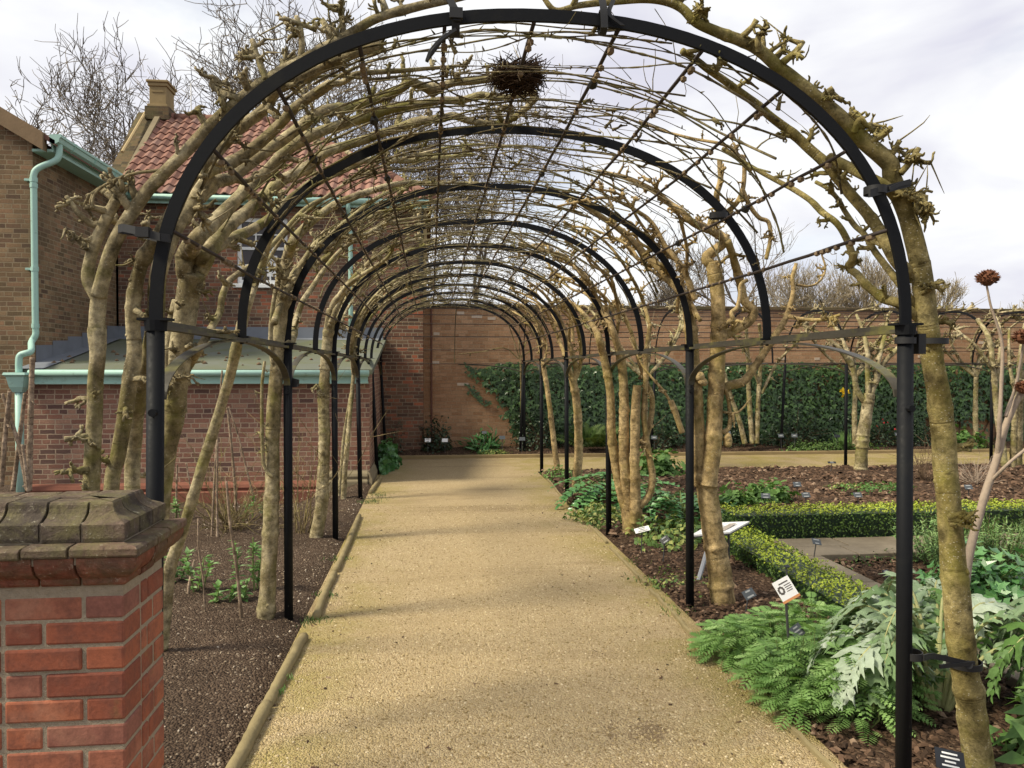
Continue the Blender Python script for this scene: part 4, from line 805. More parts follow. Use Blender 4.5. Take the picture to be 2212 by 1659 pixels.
t.branch([(1835, 578), (1842, 560), (1846, 545)], .014, .015, spurs=1)
t.end()
t = Tree('forked tan trunk beside the second right post, one stem cut and kinked', G(1565, 1332), BK_R)
Y2 = 5.0
t.trunk([(1572, 1345, Y2), (1565, 1325, Y2), (1556, 1246, Y2), (1541, 1153, Y2), (1529, 1070, Y2), (1524, 1020, Y2)], .088, .068, lumps=12, n=18, taper=.5)
t.trunk([(1516, 1050, Y2+.02), (1510, 970, Y2+.02), (1505, 896, Y2+.02), (1503, 847, Y2), (1498, 797, Y2), (1494, 731, Y2), (1490, 681, Y2)], .052, .040, lumps=8, n=14)
t.trunk([(1528, 1050, Y2-.03), (1538, 985, Y2-.03), (1543, 920, Y2-.03), (1545, 870, Y2-.03), (1548, 813, Y2-.03), (1551, 747, Y2-.03), (1552, 698, Y2-.03), (1551, 648, Y2-.03), (1545, 599, Y2-.03), (1537, 566, Y2-.03)], .058, .045, lumps=10, n=16)
for q in range(3): lump(t.tr, P(1572, 945+q*6, Y2-.06), .03)
for q in range(2): lump(t.tr, P(1512+q*6, 815+q*10, Y2-.06), .035)
t.branch([(1490, 690, Y2), (1478, 640, Y2), (1450, 606), (1420, 575), (1392, 549), (1350, 505), (1290, 462), (1230, 425), (1170, 410)], .038, .012, spurs=14, up=(0, 0, .5))
t.branch([(1537, 572, Y2-.03), (1526, 556, Y2-.03), (1545, 540, Y2-.05), (1566, 520, Y2-.1), (1545, 502, Y2-.1), (1500, 483), (1470, 455), (1444, 438), (1414, 413), (1354, 385), (1290, 370)], .034, .012, spurs=14, up=(.2, 0, .6))
t.branch([(1560, 845, Y2), (1575, 833, Y2), (1607, 823, Y2), (1634, 787, Y2), (1655, 755, Y2), (1672, 728, Y2), (1696, 689, Y2), (1713, 637, Y2), (1712, 600, Y2), (1720, 569, Y2)], .032, .013, spurs=9, ssize=.05)
t.branch([(1700, 683, Y2), (1740, 690, Y2-.1), (1780, 690, Y2-.2), (1815, 680, Y2-.3)], .014, .010, spurs=8, ssize=.05)
t.branch([(1720, 615, Y2), (1750, 618, Y2), (1772, 605, Y2), (1783, 580, Y2), (1775, 550, Y2)], .009, .006, spurs=3, ssize=.04)
t.branch([(1556, 730, Y2), (1587, 713, Y2), (1618, 694, Y2), (1628, 671, Y2), (1609, 652, Y2), (1598, 609, Y2), (1585, 560, Y2-.1), (1572, 520, Y2-.2)], .034, .024, spurs=5)
t.branch([(1585, 712, Y2-.05), (1583, 690, Y2-.1), (1580, 675, Y2-.1), (1592, 664, Y2-.1), (1598, 640, Y2-.1), (1600, 615, Y2-.1), (1615, 605, Y2-.1)], .016, .012, spurs=2)
t.branch([(1561, 935, Y2-.05), (1576, 920, Y2-.05), (1575, 873, Y2-.05), (1567, 840, Y2-.05)], .016, .012, spurs=1)
t.branch([(1562, 890, Y2-.06), (1590, 892, Y2-.06), (1606, 880, Y2-.06), (1623, 857, Y2-.06)], .009, .005, spurs=1)
t.branch([(1552, 468, 4.3), (1550, 448, 4.25), (1548, 420, 4.2), (1556, 390, 4.2), (1555, 346, 4.2)], .020, .015, spurs=6, ssize=.05)
t.branch([(1556, 470, 4.3), (1590, 440, 4.2), (1604, 410, 4.2), (1608, 370, 4.2), (1606, 335, 4.2)], .016, .012, spurs=8, ssize=.05)
t.branch([(1604, 410, 4.2), (1620, 445, 4.2), (1640, 470, 4.2), (1660, 480, 4.2), (1664, 516, 4.2), (1655, 560, 4.2)], .014, .011, spurs=6, ssize=.05)
crown(t, 5.0, 1, 6, 3.6, 6.0, .020, 13)
t.branch([(1606, 345, 4.2), (1570, 315), (1500, 300), (1440, 285), (1380, 262)], .009, .006, spurs=7, ssize=.045)
t.end()
t = Tree('multi-stemmed tan tree in the bed by the third right post', G(1370, 1180), BK_R)
Y3 = 7.15
t.trunk([(1376, 1192, Y3), (1372, 1160, Y3), (1366, 1110, Y3), (1364, 1085, Y3)], .125, .10, lumps=6, n=16)
t.trunk([(1362, 1130, Y3), (1349, 1089, Y3), (1336, 1039, Y3), (1328, 990, Y3), (1321, 940, Y3), (1320, 890, Y3), (1316, 830, Y3), (1302, 760, Y3)], .050, .036)
t.trunk([(1364, 1100, Y3-.05), (1355, 1052, Y3-.06), (1348, 990, Y3-.06), (1348, 928, Y3-.06), (1348, 878, Y3-.06), (1346, 813, Y3-.06), (1337, 750, Y3-.06)], .055, .040)
t.trunk([(1372, 1130, Y3-.1), (1373, 1089, Y3-.12), (1371, 1002, Y3-.12), (1372, 928, Y3-.12), (1373, 880, Y3-.12), (1377, 832, Y3-.12)], .050, .042, n=14)
t.branch([(1380, 1095, Y3-.12), (1402, 1070, Y3-.12), (1409, 1032, Y3-.12), (1404, 997, Y3-.12), (1397, 952, Y3-.12), (1391, 900, Y3-.12), (1393, 850, Y3-.12), (1395, 813, Y3-.12), (1396, 760, Y3-.12), (1405, 700, Y3-.1)], .036, .020, spurs=8, lumps=6)
t.branch([(1385, 960, Y3), (1400, 930, Y3), (1408, 890, Y3), (1408, 857, Y3), (1398, 830, Y3), (1380, 780, Y3), (1365, 720, Y3)], .030, .016, spurs=6)
t.branch([(1302, 765, Y3), (1290, 720, Y3-.05), (1270, 688), (1240, 658), (1207, 635), (1160, 600), (1100, 575)], .034, .012, spurs=12, up=(0, 0, .4))
t.branch([(1337, 755, Y3-.06), (1318, 700, Y3-.1), (1294, 655), (1268, 605), (1235, 570), (1190, 545), (1120, 525)], .036, .012, spurs=12, up=(0, 0, .4))
t.branch([(1365, 720, Y3), (1340, 660, Y3), (1310, 600), (1270, 555), (1220, 520)], .018, .010, spurs=12)
t.branch([(1405, 705, Y3), (1385, 640, Y3), (1350, 575), (1310, 525), (1260, 490)], .018, .010, spurs=12)
crown(t, 7.2, 1, 6, 5.8, 8.6, .022, 13)
t.branch([(1474, 935, 6.6), (1462, 900, 6.6), (1450, 868, 6.6), (1449, 865, 6.6)], .026, .026, spurs=0)
t.branch([(1449, 868, 6.6), (1430, 840, 6.6), (1405, 812, 6.7), (1385, 785, 6.8), (1360, 730, 6.9)], .012, .008, spurs=5)
t.end()
t = Tree('single pale trunk among the dark glossy leaves by the fourth right post', G(1243, 1068), BK_R)
Y4 = 9.7
t.trunk([(1243, 1075, Y4), (1245, 1040, Y4), (1250, 979, Y4), (1248, 896, Y4), (1243, 850, Y4), (1236, 815, Y4)], .060, .050, lumps=8, taper=.6)
t.branch([(1236, 820, Y4), (1226, 785, Y4), (1212, 745), (1195, 705), (1170, 660), (1120, 630)], .036, .012, spurs=14, up=(0, 0, .4))
t.branch([(1240, 830, Y4), (1244, 795, Y4), (1232, 750, Y4-.1), (1215, 700), (1180, 640), (1130, 600)], .036, .012, spurs=14, up=(0, 0, .4))
crown(t, 9.7, 1, 5, 8.6, 11.2, .022, 12)
t.branch([(1240, 830, Y4), (1255, 780, Y4), (1250, 720, Y4-.3), (1230, 665), (1190, 615), (1130, 580)], .026, .012, spurs=14)
t.end()
t = Tree('thin bowed pale trunk at the corner post of the bed', G(1203, 1008), BK_R)
t.trunk([(1204, 1012, 11.6), (1197, 960, 11.6), (1190, 900, 11.6), (1182, 840, 11.6), (1173, 785, 11.6)], .045, .034)
t.branch([(1173, 790, 11.6), (1165, 750), (1150, 715), (1120, 680), (1070, 660)], .025, .010, spurs=14)
crown(t, 11.7, 1, 3, 10.8, 13.4, .02, 12)
t.branch([(1174, 790, 11.6), (1180, 745, 11.7), (1165, 700), (1130, 660), (1080, 640)], .022, .010, spurs=14)
t.end()
# ------------------------------------------------------------------ cross-pergola trees
GX = 'trees trained over the second pergola'
t = Tree('stumpy pale tree in the middle bed with a vase of limbs', G(1858, 1032), BK_L, GX); Yc = 11.2
t.trunk([(1855, 1040, Yc), (1859, 1015, Yc), (1864, 946, Yc), (1873, 885, Yc), (1877, 850, Yc)], .10, .085, lumps=10, taper=.6)
for sp in ([(1872, 875, Yc), (1851, 840, Yc), (1841, 790, Yc), (1825, 747, Yc+.1), (1805, 708, Yc+.3), (1778, 681, Yc+.6)], [(1876, 855, Yc), (1874, 800, Yc), (1874, 764, Yc), (1864, 714, Yc+.2), (1850, 680, Yc+.5)], [(1879, 858, Yc), (1891, 823, Yc), (1901, 764, Yc), (1914, 714, Yc+.2), (1918, 680, Yc+.5)], [(1890, 830, Yc), (1905, 790, Yc), (1940, 752, Yc), (1970, 720, Yc+.3)], [(1841, 790, Yc), (1810, 750, Yc), (1770, 720, Yc+.2), (1730, 700, Yc+.4)]):
    t.branch(sp, .045, .022, spurs=10, ssize=.11)
t.end()
t = Tree('cluster of slim pale stems at the far right of the gravel path', G(2186, 1022), BK_L, GX); Yc = 11.3
for sp in ([(2188, 1030, Yc), (2191, 929, Yc), (2196, 850, Yc), (2206, 760, Yc), (2215, 700, Yc+.3)], [(2172, 1025, Yc), (2165, 960, Yc), (2154, 896, Yc), (2146, 797, Yc), (2136, 731, Yc+.1), (2112, 690, Yc+.4)], [(2200, 1030, Yc+.2), (2204, 900, Yc+.2), (2208, 800, Yc+.2)]): t.trunk(sp, .052, .034, lumps=8)
for sp in ([(2145, 800, Yc), (2110, 750, Yc), (2075, 720, Yc+.2), (2050, 695, Yc+.4)], [(2150, 840, Yc), (2160, 760, Yc), (2160, 710, Yc+.3), (2150, 680, Yc+.6)], [(2195, 860, Yc), (2180, 780, Yc), (2180, 710, Yc+.4)]): t.branch(sp, .032, .018, spurs=10, ssize=.11)
t.end()
t = Tree('thin leaning stems against the ivy behind the forked tan trunk', G(1634, 950, .1), BK_L, GX); Yc = 13.9
for sp in ([(1634, 958, Yc), (1637, 880, Yc), (1641, 813, Yc), (1645, 750, Yc-.1), (1640, 700, Yc-.3)], [(1625, 958, Yc), (1618, 860, Yc), (1616, 780, Yc), (1612, 710, Yc-.2)], [(1609, 958, Yc), (1596, 905, Yc), (1580, 860, Yc), (1560, 790, Yc)]): t.trunk(sp, .05, .03, lumps=5)
for sp in ([(1645, 850, Yc), (1677, 787, Yc), (1720, 741, Yc-.2), (1760, 705, Yc-.5)], [(1640, 830, Yc), (1610, 760, Yc-.2), (1570, 710, Yc-.5)]): t.branch(sp, .03, .018, spurs=9, ssize=.11)
t.end()
t = Tree('young climber fanning thin brown shoots beside the lone back post', G(1126, 965, .1), BK_T, GX); Yc = 14.25
t.trunk([(1126, 965, Yc), (1126, 850, Yc), (1124, 770, Yc)], .022, .016, lumps=2)
for sp in ([(1122, 775, Yc), (1110, 735, Yc), (1098, 700, Yc), (1080, 665, Yc)], [(1123, 770, Yc), (1121, 720, Yc), (1126, 680, Yc)], [(1126, 770, Yc), (1140, 730, Yc), (1165, 690, Yc)], [(1120, 775, Yc), (1090, 752, Yc), (1040, 760, Yc), (990, 765, Yc)], [(1126, 772, Yc), (1160, 750, Yc), (1190, 752, Yc)]): t.branch(sp, .013, .007, spurs=2, ssize=.05)
t.end()
def cross_auto(label, X, Y, back):
    t = Tree(label, (X, Y, 0), BK_L, GX); top = np.array([X+RN.normal()*.1, Y, 1.45]); b = np.array([X, Y, .0])
    t.trunk([b, lerp(b, top, .5)+rv()*.04, top], .05, .04)
    for k in range(6):
        x1 = X+RN.uniform(-1.3, 1.3); s = (lambda a: 180-a) if back else (lambda a: a)
        t.branch([top, TX(s(6), lerp(X, x1, .4), .04), TX(s(35), lerp(X, x1, .8), .05), TX(s(70), x1, .05), TX(s(95), x1+RN.normal()*.2, .06)], .028, .014, spurs=14, ssize=.11, up=(0, 0, .5))
    t.end()
cross_auto('knobbly tree behind the multi-stemmed tan tree along the far gravel', 3.4, 11.75, False)
cross_auto('knobbly tree by the back wall directly behind the nearest right post', 8.1, 13.95, True)
cross_auto('knobbly tree by the back wall at the right edge of the picture', 10.6, 13.95, True)
# ------------------------------------------------------------------ thin shoots tied across the roof
def roof_shoots():
    # long young shoots trained over the hoops; one part per bay on the pergola-trained vine thing of that side
    for side, lab in ((-1, 'web of long thin shoots trained over the tunnel from the left'), (1, 'web of long thin shoots trained over the tunnel from the right')):
        o = thing('trained_shoots', lab, 'climbing shoots', (TC+side*TA, 2.62, TZ))
        for b in range(10):
            m = MB(); cnt = (24 if side > 0 else 12) if b == 0 else 14 if b < 4 else 8
            for k in range(cnt):
                Y = lerp(AY[b], AY[b+1], RN.rand())+.05; a0 = RN.uniform(15, 75) if side > 0 else RN.uniform(110, 160); span = RN.uniform(40, 85)
                a1 = a0+span*side; pts = []; dy = RN.normal()*.42; nn = 7; ph = RN.rand()*6
                for j in range(nn+1):
                    f = j/nn; yy = max(2.66, Y+dy*f+.05*math.sin(ph+f*5)); pts.append(T(min(172, max(8, lerp(a0, a1, f))), yy, .0+.035*math.sin(ph*2+f*4)))
                r = RN.uniform(.003, .0062) if b < 2 else RN.uniform(.0035, .0075); shoot(m, pts, r, r*.25)
            m.build('shoot', BK_S, o, smooth=True)
roof_shoots()
# ------------------------------------------------------------------ nest
m = MB(); nc = S(1118, 162, .02)
for k in range(520):
    th = RN.rand()*6.28; r = RN.uniform(.03, .105); z = RN.uniform(-.045, .045); c = nc+np.array([r*math.cos(th)*1.0, r*math.sin(th)*1.0, z*(1.2-r*4)-.01])
    d = unit(np.array([-math.sin(th), math.cos(th), RN.normal()*.3])+rv()*.45); L = RN.uniform(.03, .09); m.tube([c-d*L, c+rv()*.006, c+d*L], RN.uniform(.0012, .0022), 4)
for k in range(70):
    d = rv()*[1, 1, .4]; c = nc+d*.07; m.tube([c, c+d*.05+rv()*.01, c+d*.10+rv()*.03], [.002, .0015, .001], 4)
setp(m.build('bird_nest', NEST), "dark twiggy bird's nest lodged in the roof branches", 'nest')
# ------------------------------------------------------------------ straps
def band(m, pts, w, th=.004, axis=(0, 0, 1)):
    p = crv(pts, 6); ax = np.asarray(axis, float); d = np.gradient(p, axis=0); d /= np.linalg.norm(d, axis=1)[:, None]; nn = cross(d, ax); nn /= np.linalg.norm(nn, axis=1)[:, None]+1e-9
    V = []
    for i in range(len(p)): V += [p[i]-ax*w/2-nn[i]*th/2, p[i]+ax*w/2-nn[i]*th/2, p[i]+ax*w/2+nn[i]*th/2, p[i]-ax*w/2+nn[i]*th/2]
    k = len(p)-1; m.add(V, [(i*4+j, i*4+(j+1) % 4, i*4+4+(j+1) % 4, i*4+4+j) for i in range(k) for j in range(4)]+[(0, 3, 2, 1), (k*4, k*4+1, k*4+2, k*4+3)])
def strap(label, build):
    m = MB(); build(m); return setp(m.build('tree_strap', RUBBER), label, 'strap', 'black straps tying trunks to the iron')
def loop(m, c, rx, ry, w, axis=(0, 0, 1), n=16, plane='xy'):
    pts = []
    for i in range(n+1):
        a = i/n*2*math.pi; pts.append(np.asarray(c)+(np.array([rx*math.cos(a), ry*math.sin(a), 0]) if plane == 'xy' else np.array([0, ry*math.sin(a), rx*math.cos(a)])))
    band(m, pts, w, .004, axis)
def st1(m):
    a, b_ = P(266, 492, 2.64), P(346, 512, 2.58); band(m, [a, lerp(a, b_, .5)+[0, -.02, 0], b_], .026); band(m, [a+[0, .06, 0], lerp(a, b_, .5)+[0, .07, 0], b_+[0, .07, 0]], .026); band(m, [a, a+[-.025, .03, 0], a+[0, .06, 0]], .026)
    band(m, [b_, b_+[.02, .03, 0], b_+[0, .07, 0]], .026); c = lerp(a, b_, .6); m.box(c[0]-.02, c[0]+.02, c[1]-.03, c[1]+.0, c[2]-.016, c[2]+.016)
strap('strap with buckle tying the far-left limb to the nearest hoop', st1)
def st2(m):
    c = P(985, 42, 2.60); loop(m, c+[0, .03, .0], .045, .03, .026, (1, 0, 0), plane='yz'); band(m, [P(972, 0, 2.60), P(982, 20, 2.59), P(988, 45, 2.585)], .026, .006, (1, 0, 0)); m.box(c[0]-.022, c[0]+.022, c[1]-.025, c[1]-.008, c[2]-.004, c[2]+.03)
    band(m, [P(985, 65, 2.60), P(955, 85, 2.60), P(932, 110, 2.60), P(922, 132, 2.60)], .020, .010, (0, 1, 0)); m.tube([P(965, 72, 2.60), P(945, 95, 2.60), P(932, 112, 2.60), P(921, 133, 2.60)], [.006, .010, .011, .005], 8)
strap('buckled strap near the crown of the nearest hoop with a hanging tail', st2)
def st3(m):
    c = P(1306, 40, 2.60); loop(m, c+[0, .03, 0], .04, .03, .024, (1, 0, 0), plane='yz'); band(m, [P(1300, -5, 2.62), P(1304, 20, 2.595), P(1306, 60, 2.59)], .024, .005, (1, 0, 0)); band(m, [P(1325, 0, 2.62), P(1316, 30, 2.6), P(1345, 55, 2.6)], .016, .005, (1, 0, 0))
strap('plain strap just right of the crown of the nearest hoop', st3)
def st4(m):
    a, b_ = P(1878, 418, 2.57), P(1935, 403, 2.62); band(m, [a, lerp(a, b_, .5), b_, P(1965, 395, 2.64)], .028, .008); loop(m, P(1890, 412, 2.62), .035, .04, .028); band(m, [P(1920, 408, 2.60), P(1945, 398, 2.62), P(1966, 394, 2.64)], .016, .012)
strap('strap with a pointed tail high on the right of the nearest hoop', st4)
def st5(m):
    c = np.array([TC+TA, 2.62, P(1960, 736, 2.62)[2]]); loop(m, c, .034, .034, .022); q = P(2015, 737, 2.75); loop(m, q, .052, .052, .022); p = P(1984, 742, 2.62); m.box(p[0]-.012, p[0]+.016, p[1]-.02, p[1]+.02, p[2]-.038, p[2]+.035)
strap('strap and rubber block holding the olive trunk below the collar of the right post', st5)
def st6(m):
    q = P(2083, 1432, 2.78); c = P(1970, 1414, 2.62); loop(m, q, .06, .062, .024); loop(m, c, .034, .036, .026); band(m, [c+[.02, -.034, 0], P(2020, 1418, 2.66), P(2090, 1434, 2.71)], .022, .006); band(m, [P(2030, 1440, 2.66), P(2070, 1436, 2.69), P(2105, 1432, 2.70)], .014, .008)
    m.tube([P(2092, 1436, 2.70), P(2092, 1436, 2.73)], .016, 10)
strap('low strap tying the olive trunk to the nearest right post above the silver leaves', st6)
def st7(m):
    c = P(1552, 466, 3.76); loop(m, c, .045, .03, .03); band(m, [c, c+[.04, .0, .03]], .02)
strap('strap around the second hoop at the right haunch', st7)
# ------------------------------------------------------------------ foliage tools
def leaf(m, p, d, nrm, L, W, t, fold=.25, droop=.15):
    d = unit(d); s = unit(cross(d, nrm)); u = cross(s, d)
    m.add([p, p+d*L*.45+s*W*.5+u*fold*W*.5, p+d*L-u*droop*L, p+d*L*.45-s*W*.5+u*fold*W*.5, p+d*L*.5], [(0, 1, 4), (1, 2, 4), (0, 4, 3), (4, 2, 3)], t)
def lobed(m, p, d, nrm, L, t, out=((-.05, .35), (.30, .62), (.30, .30), (1.0, 0.0))):
    d = unit(d); s = unit(cross(d, nrm)); u = cross(s, d)
    pr = [p+d*L*a+s*L*b+u*abs(b)*L*.12 for a, b in out[:-1]]; pl = [p+d*L*a-s*L*b+u*abs(b)*L*.12 for a, b in out[:-1]]
    tip = p+d*L*out[-1][0]-u*.1*L; c = p+d*L*.25; V = [c, p]+pr+[tip]+pl[::-1]; k = len(V)
    m.add(V, [(0, i, i+1) for i in range(1, k-1)]+[(0, k-1, 1)], t)
def fernleaf(m, p, d, L, t, pairs=7, up=(0, 0, 1), width=.34, droop=.5, sub=True):
    d = unit(d); s = unit(cross(d, up)); u = cross(s, d)
    for k in range(pairs+1):
        f = (k+.6)/(pairs+.8); c = p+d*L*f-np.array([0, 0, droop*L*f*f]); w = L*width*math.sin(math.pi*min(1, f*.85+.13))
        dd = unit(d-np.array([0, 0, 2*droop*f]))
        for sg in ((-1, 1) if k < pairs else (0,)):
            e = unit(s*sg+dd*.55-np.array([0, 0, .15])) if sg else dd; q = cross(e, u)
            if sub:
                V = [c, c+e*w*.25+q*w*.20, c+e*w*.40+q*w*.09, c+e*w*.62+q*w*.19, c+e*w*.72+q*w*.06, c+e*w, c+e*w*.72-q*w*.06, c+e*w*.62-q*w*.19, c+e*w*.40-q*w*.09, c+e*w*.25-q*w*.20]
                m.add(V, [(0, 1, 2), (2, 3, 4), (4, 5, 6), (6, 7, 8), (8, 9, 0), (0, 2, 4), (0, 4, 6), (0, 6, 8)], t)
            else: m.add([c, c+e*w*.5+q*w*.14, c+e*w, c+e*w*.5-q*w*.14], [(0, 1, 2), (0, 2, 3)], t)
def bush(name, label, cat, c, rx, ry, h, n, L, W, mat, kind='oval', group=None, stem=None, ang=.7, tb=(0, 1), dome=True):
    o = thing(name, label, cat, (c[0], c[1], c[2]), group); m = MB(); ms = MB(); c = np.asarray(c, float)
    for k in range(n):
        th = RN.rand()*6.28; ph = math.acos(1-RN.rand()); r = RN.uniform(.55, 1.05) if dome else RN.rand()**.4
        d = np.array([math.cos(th)*math.sin(ph), math.sin(th)*math.sin(ph), math.cos(ph)]); wv = 1+.22*math.sin(th*3+ph*4+c[0]*7)+.12*math.sin(th*7-ph*5)
        p = c+d*[rx, ry, h]*r*wv; p[2] = max(p[2], c[2]+.005); nn = unit(d+rv()*.5+np.array([0, 0, .4])); e = unit(cross(nn, rv())+d*.4); t = min(1, max(0, RN.uniform(*tb)))
        s = RN.uniform(.65, 1.25)
        if kind == 'oval': leaf(m, p, e, nn, L*s, W*s, t)
        elif kind == 'lobed': lobed(m, p, e, nn, L*s, t)
        elif kind == 'round': lobed(m, p, e, nn, L*s, t, ((-.15, .4), (.2, .62), (.5, .42), (.62, .5), (.78, .2), (.72, 0)))
        if stem is not None and k % max(1, n//40) == 0: ms.tube([c+[RN.normal()*rx*.15, RN.normal()*ry*.15, 0], lerp(c, p, .5)+[0, 0, h*.15], p], [.006, .004, .002], 4)
    m.build('foliage', mat, o)
    if stem is not None and ms.n: ms.build('stems', stem, o)
    return o
# ivy
iv = thing('wall_ivy', 'dark green ivy covering the lower half of the back wall', 'ivy', (6, 14.4, .2)); m = MB()
def ivy_left(y): return np.interp(y, [785, 800, 830, 850, 880, 930, 970], [1060, 1032, 1050, 1075, 1085, 1112, 1118])
for k in range(15000):
    y = 786+RN.rand()**1.05*170; x = ivy_left(y)+RN.normal()*7+RN.rand()*(2290-ivy_left(y))
    if y > 905 and 1995 < x < 2160 and RN.rand() < .9: continue
    q = P(x, y+3*math.sin(x*.05), 14.47-.12*RN.rand()*(1 if y > 800 else .5)); lobed(m, q, (RN.normal()*.5, -.25, -.8), (RN.normal()*.25, -1, .45+RN.normal()*.25), RN.uniform(.06, .105), min(1, max(0, RN.beta(2, 3)+(.25 if y < 800 else 0))))
for (x0, y0, x1, y1) in ((1025, 855, 1060, 872), (1012, 832, 1030, 856), (1010, 790, 1020, 812), (1020, 800, 1050, 800)):
    for k in range(26): q = P(lerp(x0, x1, k/25)+RN.normal()*4, lerp(y0, y1, k/25)+RN.normal()*3, 14.48); lobed(m, q, (RN.normal()*.5, -.25, -.8), (0, -1, .4), .055, RN.rand()*.9)
m.build('foliage', LF_IVY, iv)
m = MB()
for k in range(30):
    x = RN.uniform(1100, 2280); p = P(x, 960, 14.5); q = P(x+RN.normal()*40, 800, 14.5); m.tube(crv([p, lerp(p, q, .5)+[RN.normal()*.1, 0, 0], q], 5), .01, 5)
m.build('stems', STEMB, iv)
# shrubs along the back wall
def wp(x, y, Y): q = P(x, y, Y); return q
def base(x, Y, z=.1): q = P(x, 900, Y); return np.array([q[0], Y, z])
GB = 'shrubs below the back wall'
bush('dark_shrub', 'dark rounded spiky shrub against the wall left of the bare brick', 'shrub', base(942, 14.2), .33, .22, .55, 800, .07, .035, LF_DARK, group=GB, stem=STEMB)
bush('dark_shrub', 'low strap-leaved dark plant in front of the bare brick', 'shrub', base(1046, 14.2), .30, .2, .26, 260, .20, .035, LF_ACAN, group=GB, tb=(0, .5))
bush('dark_shrub', 'bushy dark shrub under the ivy edge beside the lone back post', 'shrub', base(1165, 14.25), .55, .25, .8, 1200, .06, .035, LF_DARK, group=GB, stem=STEMB)
bush('dark_shrub', 'low glossy dark shrub behind the multi-stemmed tree', 'shrub', base(1425, 14.2), .5, .22, .45, 900, .06, .03, LF_DARK, group=GB, stem=STEMB, tb=(.2, 1))
bush('dark_shrub', 'dark shrub below the ivy between the leaning stems and the forked trunk', 'shrub', base(1590, 14.25), .6, .22, .55, 900, .06, .03, LF_DARK, group=GB)
bush('dark_shrub', 'broad dark shrub under the ivy left of the stumpy tree', 'shrub', base(1720, 14.25), .8, .24, .62, 1400, .06, .03, LF_DARK, group=GB, stem=STEMB)
o = bush('dark_shrub', 'dark shrub with red flowers under the ivy beyond the stumpy tree', 'shrub', base(1905, 14.2), .55, .22, .45, 900, .06, .03, LF_DARK, group=GB, stem=STEMB)
m = MB()
for k in range(5): q = P(RN.uniform(1880, 1935), RN.uniform(905, 945), 14.0); lobed(m, q, rv(), (0, -1, .3), .04, 0)
m.build('red_flowers', FLR, o)
bush('dark_shrub', 'dark shrub under the ivy behind the nearest right post', 'shrub', base(1985, 14.2), .5, .22, .5, 900, .06, .03, LF_DARK, group=GB)
bush('leafy_clump', 'bright green broad-leaved clump below the bare brick on the right', 'plant', base(2085, 13.98), .42, .15, .30, 260, .12, .08, LF_GER)
bush('ground_cover', 'grey-green mat of ground cover at the kerb left of the stumpy tree', 'ground cover', base(1790, 13.95, .06), .95, .13, .16, 1500, .05, .03, LF_VAR, tb=(0, .5))
bush('ground_cover', 'pale variegated mat in front of the kerb by the bare brick', 'ground cover', base(1065, 13.92, .05), .35, .10, .09, 350, .04, .025, LF_VAR)
bush('ground_cover', 'pale variegated mat below the bright green clump at right', 'ground cover', base(2100, 13.9, .05), .55, .08, .1, 400, .04, .025, LF_VAR)
bush('corner_ivy', 'bluish green leafy clump at the foot of the low building corner', 'plant', np.array([-.70, 12.6, .0]), .16, .75, .38, 800, .075, .06, LF_ACAN, 'round', tb=(.1, .8))
bush('wall_climber', 'thin climber with small leaves on the dark brick by the corner', 'climber', np.array([-.62, 14.0, .1]), .2, .1, .6, 120, .05, .03, LF_DARK, stem=STEMB, tb=(.4, 1))
fr = thing('tall_fern', 'feathery olive fern under the ivy behind the single pale trunk', 'fern', base(1280, 14.1)); m = MB(); c = base(1280, 14.1)
for k in range(46):
    th = RN.rand()*6.28; d = np.array([math.cos(th)*.6, math.sin(th)*.25-.2, RN.uniform(.4, 1.3)]); fernleaf(m, c+[RN.normal()*.15, -.05, .05], d, RN.uniform(.5, .85), RN.rand(), 14, (0, -.5, 1), .2, .35, False)
m.build('fronds', LF_WILD, fr)
fr = thing('iris_clump', 'small clump of upright green blades beside the stumpy tree', 'plant', base(1825, 13.95)); m = MB(); c = base(1825, 13.95, .06)
for k in range(40): d = unit((RN.normal()*.25, RN.normal()*.1, 1)); leaf(m, c+[RN.normal()*.1, 0, 0], d, (0, -1, .1), RN.uniform(.25, .42), .022, RN.uniform(.5, 1))
m.build('blades', LF_GER, fr)
m = MB(); q = P(1824, 848, 13.9)
for k in range(9): lobed(m, q+rv()*.05, rv(), (0, -1, .3), .09, 0)
setp(m.build('yellow_leaves', FLY), 'single cluster of yellow leaves in front of the ivy', 'leaves')
# box hedge
def hedge_seg(m, mc, x0, x1, y0, y1, z1, dens, top=.62):
    mc.box(x0+.03, x1-.03, y0+.03, y1-.03, 0, z1-.03)  # solid dark box added inside the leaves to block the gaps
    A_ = [((x1-x0)*z1, 0), ((x1-x0)*z1, 1), ((y1-y0)*z1, 2), ((y1-y0)*z1, 3), ((x1-x0)*(y1-y0), 4)]
    for ar, f in A_:
        for k in range(int(ar*dens)):
            u, v = RN.rand(), RN.rand(); j = RN.normal()*.012
            if f == 0: p, nn = (lerp(x0, x1, u), y0+j, z1*v), (0, -1, 0)
            elif f == 1: p, nn = (lerp(x0, x1, u), y1+j, z1*v), (0, 1, 0)
            elif f == 2: p, nn = (x0+j, lerp(y0, y1, u), z1*v), (-1, 0, 0)
            elif f == 3: p, nn = (x1+j, lerp(y0, y1, u), z1*v), (1, 0, 0)
            else: p, nn = (lerp(x0, x1, u), lerp(y0, y1, v), z1+j*1.3), (0, 0, 1)
            nn = unit(np.array(nn)+rv()*.8); e = unit(cross(nn, rv()))
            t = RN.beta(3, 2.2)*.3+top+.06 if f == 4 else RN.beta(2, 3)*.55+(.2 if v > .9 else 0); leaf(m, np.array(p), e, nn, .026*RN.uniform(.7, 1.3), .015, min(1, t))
hg = thing('box_hedge', 'long clipped box hedge with yellow-green top beyond the flagstones', 'hedge', (5.5, 6.9, 0)); m, mc = MB(), MB()
